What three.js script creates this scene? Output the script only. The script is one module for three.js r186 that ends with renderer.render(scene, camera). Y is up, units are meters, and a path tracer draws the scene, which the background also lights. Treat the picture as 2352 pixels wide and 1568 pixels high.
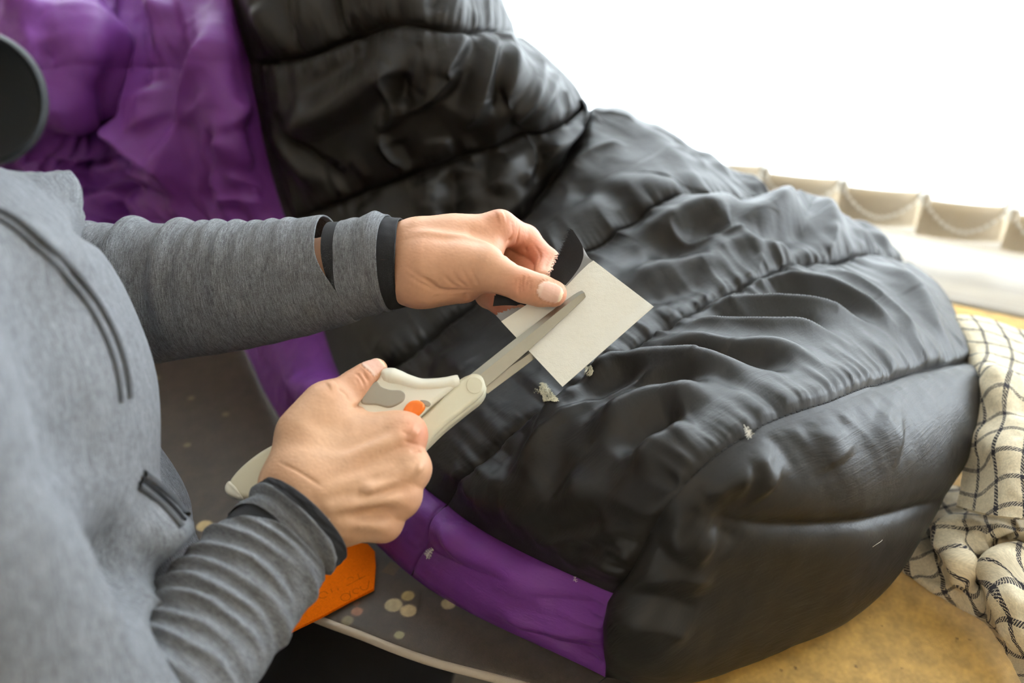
import * as THREE from 'three';
import { mergeGeometries } from 'three/addons/utils/BufferGeometryUtils.js';
import { ImprovedNoise } from 'three/addons/math/ImprovedNoise.js';
import { RoundedBoxGeometry } from 'three/addons/geometries/RoundedBoxGeometry.js';
import { MeshBVH, acceleratedRaycast } from 'three-mesh-bvh';
import { RectAreaLightUniformsLib } from 'three/addons/lights/RectAreaLightUniformsLib.js';

// ---------------------------------------------------------------- camera, sky, lights, exposure
const V3 = (x, y, z) => new THREE.Vector3(x, y, z);
const scene = new THREE.Scene();
const renderer = new THREE.WebGLRenderer({ antialias: true });
renderer.toneMapping = THREE.LinearToneMapping;
renderer.toneMappingExposure = 0.87;
renderer.shadowMap.enabled = true;
RectAreaLightUniformsLib.init();
const TOP = 0.80, CAMH = 0.50, PITCH = THREE.MathUtils.degToRad(32), FPX = 2287;
const camera = new THREE.PerspectiveCamera(2 * THREE.MathUtils.radToDeg(Math.atan(784 / FPX)), 1.5, 0.05, 60);
camera.filmGauge = 36;
camera.position.set(0, TOP + CAMH, 0);
camera.rotation.set(-PITCH, 0, 0);
camera.focus = 0.6;
camera.userData.fStop = 4.0;
scene.add(camera);
scene.background = new THREE.Color().setRGB(0.82, 0.92, 1.0);
scene.backgroundIntensity = 20.0;
const LAMP = 16;  // ceiling lamp, set at its fitting below

// directions of the lens, and points of the place read from the photograph: pixel + distance, pixel + height over the board, pixel + working plane of the hands
const CP = camera.position.clone(), RIGHT = V3(1, 0, 0), UP = V3(0, Math.cos(PITCH), -Math.sin(PITCH)), FWD = V3(0, -Math.sin(PITCH), -Math.cos(PITCH)), BACK = FWD.clone().negate();
const ray = (px, py) => FWD.clone().addScaledVector(RIGHT, (px - 1176) / FPX).addScaledVector(UP, -(py - 784) / FPX);
const W = (px, py, d) => CP.clone().addScaledVector(ray(px, py), d);
const WH = (px, py, h) => { const r = ray(px, py); return CP.clone().addScaledVector(r, (h - CAMH) / r.y); };
const pxOf = (p) => { const q = p.clone().sub(CP), d = q.dot(FWD); return [1176 + FPX * q.dot(RIGHT) / d, 784 - FPX * q.dot(UP) / d, d]; };
const TILT = THREE.MathUtils.degToRad(20), PN = BACK.clone().multiplyScalar(Math.cos(TILT)).addScaledVector(UP, Math.sin(TILT)), P0 = W(1150, 800, 0.58);
const dP = (px, py) => { const r = ray(px, py); return P0.clone().sub(CP).dot(PN) / r.dot(PN); };
const WP = (px, py, off = 0) => W(px, py, dP(px, py) + off);

// the window wall stands 25 degrees across the view
const WALLREF = WH(2200, 678, -0.02); WALLREF.y = 0;
const YAW = -THREE.MathUtils.degToRad(25.5), EX = V3(Math.cos(YAW), 0, -Math.sin(YAW)), EN = V3(Math.sin(YAW), 0, Math.cos(YAW));
const RM = (a, y, n) => WALLREF.clone().addScaledVector(EX, a).addScaledVector(EN, n).setY(y);

// ---------------------------------------------------------------- helpers
let seed = 7; const rnd = () => { seed = (seed * 1664525 + 1013904223) >>> 0; return seed / 4294967296; };
const perlin = new ImprovedNoise(), nz = (x, y, z = 0) => perlin.noise(x, y, z);
const fbm = (x, y, z, o = 4) => { let s = 0, a = 0.5; for (let i = 0; i < o; i++) { s += a * nz(x, y, z); x = x * 2.03 + 11.3; y = y * 2.03 + 5.1; z = z * 2.03 + 3.7; a *= 0.5; } return s; };
const clamp = (x, a = 0, b = 1) => Math.min(b, Math.max(a, x)), lerp = (a, b, t) => a + (b - a) * t, sstep = (a, b, x) => { const t = clamp((x - a) / (b - a)); return t * t * (3 - 2 * t); };
const names = {};
const numbered = (n) => { names[n] = (names[n] ?? -1) + 1; return names[n] ? n + '_' + String(names[n]).padStart(3, '0') : n; };
function shadow(o) { o.castShadow = true; o.receiveShadow = true; return o; }
function part(name, geo, mat, parent) { const m = shadow(new THREE.Mesh(geo, mat)); m.name = name; parent.add(m); return m; }
function thing(name, label, category, pos, group) {
  const g = new THREE.Group(); g.name = numbered(name); if (pos) g.position.copy(pos);
  g.userData = { label, category }; if (group) g.userData.group = group; scene.add(g); return g;
}
function solo(name, geo, mat, label, category, group) { const m = part(numbered(name), geo, mat, scene); m.userData = { label, category }; if (group) m.userData.group = group; return m; }
function struct(name, geo, mat) { const m = part(name, geo, mat, scene); m.userData = { kind: 'structure' }; return m; }
const rel = (geo, o) => { geo.translate(-o.x, -o.y, -o.z); return geo; };
function mkTex(w, h, fn, srgb = true) {
  const d = new Uint8Array(w * h * 4);
  for (let y = 0; y < h; y++) for (let x = 0; x < w; x++) { const c = fn(x, y), i = (y * w + x) * 4; if (typeof c === 'number') { d[i] = d[i + 1] = d[i + 2] = clamp(c, 0, 255); } else { d[i] = clamp(c[0], 0, 255); d[i + 1] = clamp(c[1], 0, 255); d[i + 2] = clamp(c[2], 0, 255); } d[i + 3] = 255; }
  const t = new THREE.DataTexture(d, w, h); t.wrapS = t.wrapT = THREE.RepeatWrapping; t.magFilter = THREE.LinearFilter; t.minFilter = THREE.LinearMipmapLinearFilter; t.generateMipmaps = true; if (srgb) t.colorSpace = THREE.SRGBColorSpace; t.needsUpdate = true; return t;
}
const rep = (t, x, y) => { const c = t.clone(); c.repeat.set(x, y); c.needsUpdate = true; return c; };
// tileable value noise
function tileNoise(n, s) { const g = []; let q = s; for (let i = 0; i < n * n; i++) { q = (q * 1664525 + 1013904223) >>> 0; g.push(q / 4294967296); } return (x, y) => { const xi = Math.floor(x), yi = Math.floor(y), fx = x - xi, fy = y - yi, sx = fx * fx * (3 - 2 * fx), sy = fy * fy * (3 - 2 * fy), at = (a, b) => g[((b % n + n) % n) * n + (a % n + n) % n]; return lerp(lerp(at(xi, yi), at(xi + 1, yi), sx), lerp(at(xi, yi + 1), at(xi + 1, yi + 1), sx), sy); }; }

// ---------------------------------------------------------------- materials
const S = (o) => new THREE.MeshStandardMaterial({ side: THREE.DoubleSide, ...o }), PH = (o) => new THREE.MeshPhysicalMaterial({ side: THREE.DoubleSide, ...o });
const lin = (r, g, b) => new THREE.Color().setRGB(r, g, b);
const tn64 = tileNoise(64, 3), tn128 = tileNoise(128, 9), tn256 = tileNoise(256, 21);
const weaveBump = mkTex(256, 256, (x, y) => 128 + 50 * Math.sin(x * Math.PI / 4) * Math.sin(y * Math.PI / 4) + 60 * (tn64(x / 4, y / 4) - 0.5), false);
const crinkle = mkTex(512, 512, (x, y) => { const a = tn64(x / 32 + 3 * tn64(x / 64, y / 64), y / 8), b = tn64(x / 16, y / 16), c = tn128(x / 4, y / 4); return 255 * (0.45 * Math.abs(2 * a - 1) + 0.35 * b + 0.2 * c); }, false);
const blotch = mkTex(512, 512, (x, y) => { const v = 0.5 * tn64(x / 32, y / 32) + 0.3 * tn64(x / 8, y / 8) + 0.2 * tn128(x / 4, y / 4); return 205 + 50 * v; });
const marlTex = mkTex(1024, 1024, (x, y) => {
  const a = tn256(x / 4, y / 64), b = tn256(x / 4 + 31, y / 24), c = tn256(x / 4, y / 4 + 7), f = tn64(x / 64, y / 64), wv = Math.sin(y * Math.PI / 4 + 2 * c) * 0.5;
  const v = 106 + 30 * (a - 0.5) + 28 * (b - 0.5) + 34 * (c - 0.5) + 6 * (f - 0.5) + 10 * wv; return [v * 0.985, v, v * 1.03];
});
const marlBump = mkTex(512, 512, (x, y) => 128 + 60 * Math.sin(x * Math.PI / 4 + 1.5 * tn128(x / 4, y / 4)) * Math.cos(y * Math.PI / 4) + 70 * (tn128(x / 4, y / 16) - 0.5), false);
const M = {
  black: PH({ color: lin(0.0125, 0.0108, 0.0095), roughness: 0.47, specularIntensity: 0.6, bumpMap: rep(crinkle, 7, 7), bumpScale: 0.00018 }),
  purple: PH({ color: lin(0.145, 0.032, 0.21), roughness: 0.52, specularIntensity: 0.6, bumpMap: rep(crinkle, 7, 7), bumpScale: 0.00018 }),
  thread: S({ color: lin(0.008, 0.008, 0.009), roughness: 0.8 }),
  marl: S({ color: lin(0.98, 0.98, 0.98), map: rep(marlTex, 13, 13), roughness: 0.95, bumpMap: rep(marlBump, 24, 24), bumpScale: 0.0003 }),
  cuff: S({ color: lin(0.012, 0.012, 0.014), roughness: 0.95, bumpMap: rep(weaveBump, 30, 30), bumpScale: 0.0003 }),
  navy: S({ color: lin(0.006, 0.006, 0.010), roughness: 0.95 }),
  skin: PH({ color: lin(1, 1, 1), vertexColors: true, roughness: 0.5, specularIntensity: 0.55 }),
  cap: PH({ color: lin(0.008, 0.009, 0.010), roughness: 0.6, specularIntensity: 0.3 }),
  hair: S({ color: lin(0.03, 0.018, 0.01), roughness: 0.7 }),
  steel: PH({ color: lin(0.36, 0.34, 0.29), metalness: 1, roughness: 0.42 }),
  ivory: PH({ color: lin(0.72, 0.69, 0.58), roughness: 0.42 }),
  beige: PH({ color: lin(0.60, 0.56, 0.42), roughness: 0.48 }),
  greyGrip: PH({ color: lin(0.30, 0.265, 0.21), roughness: 0.6 }),
  orange: PH({ color: lin(0.80, 0.17, 0.006), roughness: 0.45 }),
  paper: PH({ color: lin(0.80, 0.77, 0.68), roughness: 0.6, transmission: 0.12, bumpMap: rep(blotch, 30, 30), bumpScale: 0.0004 }),
  glue: S({ color: lin(0.19, 0.18, 0.175), roughness: 0.6 }),
  patchBlack: S({ color: lin(0.010, 0.009, 0.011), roughness: 0.85, bumpMap: rep(weaveBump, 60, 60), bumpScale: 0.0002 }),
  piping: S({ color: lin(0.60, 0.50, 0.38), roughness: 0.85, bumpMap: rep(weaveBump, 40, 4), bumpScale: 0.0004 }),
  boardMetal: S({ color: lin(0.5, 0.5, 0.5), metalness: 0.9, roughness: 0.4 }),
  white: S({ color: lin(0.82, 0.80, 0.76), roughness: 0.55 }),
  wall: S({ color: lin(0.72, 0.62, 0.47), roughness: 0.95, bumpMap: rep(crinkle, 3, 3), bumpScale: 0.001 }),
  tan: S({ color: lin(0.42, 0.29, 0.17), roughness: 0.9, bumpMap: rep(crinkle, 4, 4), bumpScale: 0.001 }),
  ceiling: S({ color: lin(0.85, 0.82, 0.75), roughness: 0.95 }),
  carpet: S({ color: lin(0.26, 0.235, 0.20), roughness: 1, map: rep(blotch, 6, 6), bumpMap: rep(crinkle, 20, 20), bumpScale: 0.004 }),
  sill: S({ color: lin(0.44, 0.39, 0.32), roughness: 0.5, map: rep(blotch, 1, 1) }),
  glass: PH({ color: lin(1, 1, 1), roughness: 0.02, transmission: 1, thickness: 0, ior: 1.5 }),
  slat: PH({ color: lin(0.86, 0.86, 0.85), roughness: 1, transmission: 0.55, thickness: 0, bumpMap: rep(weaveBump, 20, 20), bumpScale: 0.0002 }),
  slatPocket: PH({ color: lin(0.70, 0.62, 0.50), roughness: 1, transmission: 0.25, thickness: 0 }),
  clip: PH({ color: lin(0.85, 0.83, 0.78), roughness: 0.5 }),
  flake: S({ color: lin(0.62, 0.58, 0.42), roughness: 1 }),
  feather: PH({ color: lin(0.80, 0.77, 0.68), roughness: 0.9, transmission: 0.3 }),
};

// ---------------------------------------------------------------- geometry helpers
function gridGeo(rows, uvS) {  // rows: array of arrays of Vector3; uvS optional [[u,v]]
  const n = rows.length, m = rows[0].length, pos = new Float32Array(n * m * 3), uv = new Float32Array(n * m * 2), idx = [];
  for (let i = 0; i < n; i++) for (let j = 0; j < m; j++) { const k = i * m + j; rows[i][j].toArray(pos, k * 3); if (uvS) { uv[2 * k] = uvS[i][j][0]; uv[2 * k + 1] = uvS[i][j][1]; } }
  for (let i = 0; i < n - 1; i++) for (let j = 0; j < m - 1; j++) { const a = i * m + j; idx.push(a, a + 1, a + m, a + 1, a + m + 1, a + m); }
  const g = new THREE.BufferGeometry(); g.setAttribute('position', new THREE.BufferAttribute(pos, 3)); g.setAttribute('uv', new THREE.BufferAttribute(uv, 2)); g.setIndex(idx); g.computeVertexNormals(); return g;
}
const crv = (pts, type = 'centripetal') => new THREE.CatmullRomCurve3(pts, false, type);
const spaced = (pts, n) => { const c = crv(pts); c.arcLengthDivisions = 400; return c.getSpacedPoints(n); };
function tube(pts, r, seg = 40, rad = 8, closed = false) { return new THREE.TubeGeometry(new THREE.CatmullRomCurve3(pts, closed), seg, r, rad, closed); }
function capsuleBetween(a, b, r, rs = 6) { const d = b.clone().sub(a), L = d.length(), g = new THREE.CapsuleGeometry(r, L, 2, rs); g.applyQuaternion(new THREE.Quaternion().setFromUnitVectors(V3(0, 1, 0), d.normalize())); const c = a.clone().add(b).multiplyScalar(0.5); g.translate(c.x, c.y, c.z); return g; }
function boxAt(p, sx, sy, sz, yaw = 0, r = 0) { const g = r ? new RoundedBoxGeometry(sx, sy, sz, 3, r) : new THREE.BoxGeometry(sx, sy, sz); g.rotateY(yaw); g.translate(p.x, p.y, p.z); return g; }

// naive surface nets over a distance function
function surfaceNets(f, lo, hi, c) {
  const nx = Math.ceil((hi.x - lo.x) / c) + 1, ny = Math.ceil((hi.y - lo.y) / c) + 1, nzz = Math.ceil((hi.z - lo.z) / c) + 1, v = new Float32Array(nx * ny * nzz).fill(1e3), B = 4;
  // coarse pass: blocks far from the surface are skipped
  for (let bk = 0; bk < nzz; bk += B) for (let bj = 0; bj < ny; bj += B) for (let bi = 0; bi < nx; bi += B) {
    const h = B * c / 2, d = f(lo.x + bi * c + h, lo.y + bj * c + h, lo.z + bk * c + h), far = Math.abs(d) > h * 2.6;
    for (let k = bk; k < Math.min(bk + B, nzz); k++) for (let j = bj; j < Math.min(bj + B, ny); j++) for (let i = bi; i < Math.min(bi + B, nx); i++)
      v[(k * ny + j) * nx + i] = far ? d : f(lo.x + i * c, lo.y + j * c, lo.z + k * c);
  }
  const id = new Int32Array(nx * ny * nzz).fill(-1), pos = [], idx = [], corner = [[0, 0, 0], [1, 0, 0], [0, 1, 0], [1, 1, 0], [0, 0, 1], [1, 0, 1], [0, 1, 1], [1, 1, 1]], edges = [[0, 1], [2, 3], [4, 5], [6, 7], [0, 2], [1, 3], [4, 6], [5, 7], [0, 4], [1, 5], [2, 6], [3, 7]];
  const at = (i, j, k) => (k * ny + j) * nx + i, q = new Float64Array(8);
  for (let k = 0; k < nzz - 1; k++) for (let j = 0; j < ny - 1; j++) for (let i = 0; i < nx - 1; i++) {
    let mask = 0; for (let n = 0; n < 8; n++) { const o = corner[n]; q[n] = v[at(i + o[0], j + o[1], k + o[2])]; if (q[n] < 0) mask |= 1 << n; }
    if (mask === 0 || mask === 255) continue;
    let x = 0, y = 0, z = 0, m = 0;
    for (const [a, b] of edges) if ((q[a] < 0) !== (q[b] < 0)) { const t = q[a] / (q[a] - q[b]), A = corner[a], Bc = corner[b]; x += A[0] + t * (Bc[0] - A[0]); y += A[1] + t * (Bc[1] - A[1]); z += A[2] + t * (Bc[2] - A[2]); m++; }
    id[at(i, j, k)] = pos.length / 3; pos.push(lo.x + (i + x / m) * c, lo.y + (j + y / m) * c, lo.z + (k + z / m) * c);
  }
  const quad = (a, b, cc, d, flip) => { if (a < 0 || b < 0 || cc < 0 || d < 0) return; if (flip) idx.push(a, cc, b, a, d, cc); else idx.push(a, b, cc, a, cc, d); };
  for (let k = 1; k < nzz - 1; k++) for (let j = 1; j < ny - 1; j++) for (let i = 1; i < nx - 1; i++) {
    const s = v[at(i, j, k)] < 0;
    if (s !== v[at(i + 1, j, k)] < 0) quad(id[at(i, j - 1, k - 1)], id[at(i, j, k - 1)], id[at(i, j, k)], id[at(i, j - 1, k)], !s);
    if (s !== v[at(i, j + 1, k)] < 0) quad(id[at(i - 1, j, k - 1)], id[at(i - 1, j, k)], id[at(i, j, k)], id[at(i, j, k - 1)], !s);
    if (s !== v[at(i, j, k + 1)] < 0) quad(id[at(i - 1, j - 1, k)], id[at(i, j - 1, k)], id[at(i, j, k)], id[at(i - 1, j, k)], !s);
  }
  const P = new Float32Array(pos), N = new Float32Array(pos.length), e = c * 0.6;
  for (let i = 0; i < P.length; i += 3) { const x = P[i], y = P[i + 1], z = P[i + 2]; let a = f(x + e, y, z) - f(x - e, y, z), b = f(x, y + e, z) - f(x, y - e, z), d = f(x, y, z + e) - f(x, y, z - e); const l = Math.hypot(a, b, d) || 1; N[i] = a / l; N[i + 1] = b / l; N[i + 2] = d / l; }
  const g = new THREE.BufferGeometry(); g.setAttribute('position', new THREE.BufferAttribute(P, 3)); g.setAttribute('normal', new THREE.BufferAttribute(N, 3)); g.setIndex(idx); return g;
}
const smin = (a, b, k) => { const h = Math.max(k - Math.abs(a - b), 0) / k; return Math.min(a, b) - h * h * k * 0.25; };
function cone(a, b, ra, rb) { const dx = b.x - a.x, dy = b.y - a.y, dz = b.z - a.z, L = dx * dx + dy * dy + dz * dz || 1e-9; return (x, y, z) => { const px = x - a.x, py = y - a.y, pz = z - a.z; let t = (px * dx + py * dy + pz * dz) / L; t = t < 0 ? 0 : t > 1 ? 1 : t; const X = px - t * dx, Y = py - t * dy, Z = pz - t * dz; return Math.sqrt(X * X + Y * Y + Z * Z) - (ra + t * (rb - ra)); }; }
function chain(j) { const c = []; for (let i = 0; i + 1 < j.length; i++) c.push(cone(j[i][0], j[i + 1][0], j[i][1], j[i + 1][1])); return (x, y, z) => { let d = c[0](x, y, z); for (let i = 1; i < c.length; i++) d = smin(d, c[i](x, y, z), 0.004); return d; }; }
const blend = (list, k) => (x, y, z) => { let d = list[0](x, y, z); for (let i = 1; i < list.length; i++) d = smin(d, list[i](x, y, z), k); return d; };

// folds: each is a line drawn on the cloth; the cloth rises (or sinks) along it. A fold is found on the surface once, then lives there in metres.
function foldLines(geo, list) {
  const p = geo.attributes.position.array, n = p.length / 3, proj = new Float32Array(n * 3), v = V3();
  for (let i = 0; i < n; i++) { v.fromArray(p, i * 3); const q = pxOf(v); proj[3 * i] = q[0]; proj[3 * i + 1] = q[1]; proj[3 * i + 2] = q[2]; }
  const find = (x, y) => { let best = -1, bd = 1e9; for (let i = 0; i < n; i++) { const dx = proj[3 * i] - x, dy = proj[3 * i + 1] - y, d = dx * dx + dy * dy + (proj[3 * i + 2]) * 120; if (d < bd) { bd = d; best = i; } } return V3(p[3 * best], p[3 * best + 1], p[3 * best + 2]); };
  return list.map(([amp, width, pts, sharp]) => { const q = pts.map(([x, y]) => find(x, y)), c = q.length > 2 ? crv(q).getPoints(q.length * 5) : q; const box = new THREE.Box3().setFromPoints(c).expandByScalar(width * 4); let L = 0; const acc = [0]; for (let i = 1; i < c.length; i++) acc.push(L += c[i].distanceTo(c[i - 1])); return { amp, width, c, acc, L, box, sharp }; });
}
function foldAt(folds, x, y, z) {
  let s = 0;
  for (const f of folds) {
    const b = f.box; if (x < b.min.x || x > b.max.x || y < b.min.y || y > b.max.y || z < b.min.z || z > b.max.z) continue;
    let bd = 1e9, along = 0;
    for (let i = 0; i + 1 < f.c.length; i++) { const A = f.c[i], Bq = f.c[i + 1], dx = Bq.x - A.x, dy = Bq.y - A.y, dz = Bq.z - A.z, l = dx * dx + dy * dy + dz * dz || 1e-12; let t = ((x - A.x) * dx + (y - A.y) * dy + (z - A.z) * dz) / l; t = clamp(t); const d = (x - A.x - t * dx) ** 2 + (y - A.y - t * dy) ** 2 + (z - A.z - t * dz) ** 2; if (d < bd) { bd = d; along = f.acc[i] + t * Math.sqrt(l); } }
    const d = Math.sqrt(bd) / f.width, e = f.L * 0.28, ends = sstep(0, e, along) * sstep(0, e, f.L - along) * 0.85 + 0.15;
    s += f.amp * ends * (f.sharp ? Math.exp(-d * 1.15) * (1 - Math.exp(-d * 6) * 0.12) : Math.exp(-d * d));
  }
  return s;
}

function caster(meshes) { const rc = new THREE.Raycaster(); rc.firstHitOnly = true; meshes = meshes.map((m) => { const k = new THREE.Mesh(m.geometry.clone(), m.material); k.geometry.boundsTree = new MeshBVH(k.geometry); k.raycast = acceleratedRaycast; return k; }); return (px, py) => { rc.set(CP, ray(px, py).normalize()); const h = rc.intersectObjects(meshes, false)[0]; if (!h) return null; const n = h.face.normal.clone(); if (n.dot(rc.ray.direction) > 0) n.negate(); return [h.point.clone(), n]; }; }

// ---------------------------------------------------------------- room shell
const RA0 = -2.5, RA1 = 1.7, RN1 = 3.3, RH = 2.45, WA0 = -1.95, WA1 = 1.15, WY0 = TOP - 0.02, WY1 = TOP + 1.3;
const block = (a0, a1, y0, y1, n0, n1, r) => boxAt(RM((a0 + a1) / 2, (y0 + y1) / 2, (n0 + n1) / 2), a1 - a0, y1 - y0, n1 - n0, YAW, r);
struct('floor', block(RA0 - 0.2, RA1 + 0.2, -0.1, 0, -0.22, RN1 + 0.2), M.carpet);
struct('ceiling', block(RA0 - 0.2, RA1 + 0.2, RH, RH + 0.1, -0.22, RN1 + 0.2), M.ceiling);
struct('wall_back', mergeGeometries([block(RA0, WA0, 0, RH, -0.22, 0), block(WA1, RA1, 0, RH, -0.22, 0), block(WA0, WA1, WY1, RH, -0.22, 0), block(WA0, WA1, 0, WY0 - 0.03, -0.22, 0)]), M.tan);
struct('wall_left', block(RA0 - 0.2, RA0, 0, RH, -0.22, RN1 + 0.2), M.wall);
struct('wall_right', block(RA1, RA1 + 0.2, 0, RH, -0.22, RN1 + 0.2), M.wall);
const W2 = [-0.5, 0.0, 1.2, 1.7];
struct('wall_front', mergeGeometries([block(RA0, W2[0], 0, RH, RN1, RN1 + 0.2), block(W2[1], RA1, 0, RH, RN1, RN1 + 0.2), block(W2[0], W2[1], 0, W2[2], RN1, RN1 + 0.2), block(W2[0], W2[1], W2[3], RH, RN1, RN1 + 0.2)]), M.wall);
struct('trim_1', block(WA0 - 0.04, WA1 + 0.04, WY0 - 0.03, WY0, -0.2, 0.014, 0.006), M.sill);
struct('baseboard_back', block(RA0, RA1, 0, 0.09, 0, 0.015), M.white);
function window_(name, a0, a1, y0, y1, n, bars) {
  const o = new THREE.Group(); o.name = name; o.userData = { kind: 'structure' }; scene.add(o);
  const t = 0.05, gs = [block(a0, a1, y0, y0 + t, n - 0.03, n + 0.03), block(a0, a1, y1 - t, y1, n - 0.03, n + 0.03), block(a0, a0 + t, y0, y1, n - 0.03, n + 0.03), block(a1 - t, a1, y0, y1, n - 0.03, n + 0.03)];
  part('window_frame', mergeGeometries(gs), M.white, o);
  const step = (a1 - a0) / bars;
  for (let i = 1; i < bars; i++) part('mullion', block(a0 + i * step - 0.025, a0 + i * step + 0.025, y0 + t, y1 - t, n - 0.03, n + 0.03), M.white, o);
  for (let i = 0; i < bars; i++) { const g = new THREE.PlaneGeometry(step - 0.05, y1 - y0 - 2 * t); g.rotateY(YAW); const c = RM(a0 + (i + 0.5) * step, (y0 + y1) / 2, n); g.translate(c.x, c.y, c.z); part('pane', g, M.glass, o); }
}
window_('window_1', WA0, WA1, WY0, WY1, -0.17, 3);
window_('window_2', W2[0], W2[1], W2[2], W2[3], RN1 + 0.1, 2);

// ceiling lamp behind the photographer
{
  const c = RM(0.35, RH - 0.03, 1.85), o = thing('ceiling_lamp', 'round warm white ceiling lamp over the work place', 'ceiling lamp', c);
  const g = new THREE.CylinderGeometry(0.22, 0.24, 0.05, 48); part('base', g, M.white, o);
  const d = new THREE.SphereGeometry(0.21, 40, 12, 0, Math.PI * 2, Math.PI / 2, Math.PI / 2); d.scale(1, 0.25, 1); d.translate(0, -0.024, 0); part('diffuser', d, new THREE.MeshStandardMaterial({ color: 0xffffff, emissive: new THREE.Color().setRGB(1, 0.78, 0.5), emissiveIntensity: 2.0, side: THREE.DoubleSide }), o);
  const l = new THREE.RectAreaLight(new THREE.Color().setRGB(1, 0.75, 0.46), LAMP, 0.36, 0.36); l.position.set(0, -0.085, 0); l.rotation.x = -Math.PI / 2; o.add(l);
}

// ---------------------------------------------------------------- vertical blind: one thing per slat
const onBlind = (px, py, n = -0.085) => { const r = ray(px, py), q = RM(0, 0, n).sub(CP), t = q.dot(EN) / r.dot(EN), p = CP.clone().addScaledVector(r, t), w = p.clone().sub(WALLREF); return [w.dot(EX), p.y]; };
const [slatA] = onBlind(1932, 430), [slatB] = onBlind(2122, 450), [, slatY] = onBlind(2010, 512), PITCHA = slatB - slatA, SW = PITCHA * 1.03, POCK = 0.044;
{
  const blind = thing('vertical_blind', 'white vertical blind with linked fabric slats hanging across the bright window', 'blind');
  part('headrail', block(WA0 + 0.02, WA1 - 0.02, WY1 - 0.05, WY1 - 0.005, -0.11, -0.06, 0.006), M.white, blind);
  const sheet = (y0, y1, off, wid) => { const rows = []; for (let i = 0; i <= 12; i++) { const r = [], y = lerp(y0, y1, i / 12); for (let j = 0; j <= 10; j++) { const u = j / 10 - 0.5; r.push(V3(u * wid, y, off + 0.005 * (0.25 - u * u) * 4)); } rows.push(r); } return gridGeo(rows, rows.map((r) => r.map((p) => [p.x, p.y]))); };
  const H = WY1 - 0.05 - slatY;
  const gFab = sheet(POCK * 0.95, H, 0, SW), gPock = mergeGeometries([sheet(0, POCK, 0.0014, SW), sheet(0, POCK, -0.0014, SW)]), gWeight = new RoundedBoxGeometry(SW - 0.008, POCK * 0.8, 0.0016, 2, 0.0007); gWeight.translate(0, POCK * 0.45, 0.0025);
  const clipG = (s) => { const g = new RoundedBoxGeometry(0.010, 0.017, 0.009, 2, 0.003); g.translate(s * (SW / 2 - 0.003), POCK * 0.99, 0.004); return g; };
  const bead = []; { const n = 13; for (let i = 0; i <= n; i++) { const t = i / n, x = lerp(-SW / 2 + 0.003, SW / 2 - 0.003 + (PITCHA - SW) + 0.004, t), y = POCK - 0.004 - 0.028 * 4 * t * (1 - t), g = new THREE.SphereGeometry(0.0022, 8, 6); g.translate(x, y, 0.012 - 0.006 * Math.abs(2 * t - 1)); bead.push(g); } bead.push(tube([0, 0.25, 0.5, 0.75, 1].map((t) => V3(lerp(-SW / 2 + 0.003, SW / 2 - 0.003 + (PITCHA - SW) + 0.004, t), POCK - 0.004 - 0.028 * 4 * t * (1 - t), 0.012 - 0.006 * Math.abs(2 * t - 1))), 0.0007, 24, 5)); }
  const gBead = mergeGeometries(bead.map((g) => g.index ? g.toNonIndexed() : g));
  for (let k = -25; k <= 6; k++) {
    const a = slatA + (k + 0.5) * PITCHA; if (a < WA0 + 0.06 || a > WA1 - 0.06) continue;
    const o = part('slat', gFab, M.slat, blind); o.position.copy(RM(a, slatY, -0.085));
    o.rotation.y = YAW + 0.24 + 0.08 * nz(k * 1.7, 3.3);
    part('hem_pocket', gPock, M.slatPocket, o); part('weight', gWeight, M.slatPocket, o);
    part('clip', clipG(-1), M.clip, o); part('clip', clipG(1), M.clip, o); part('bead_chain', gBead, M.clip, o);
  }
}

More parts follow.
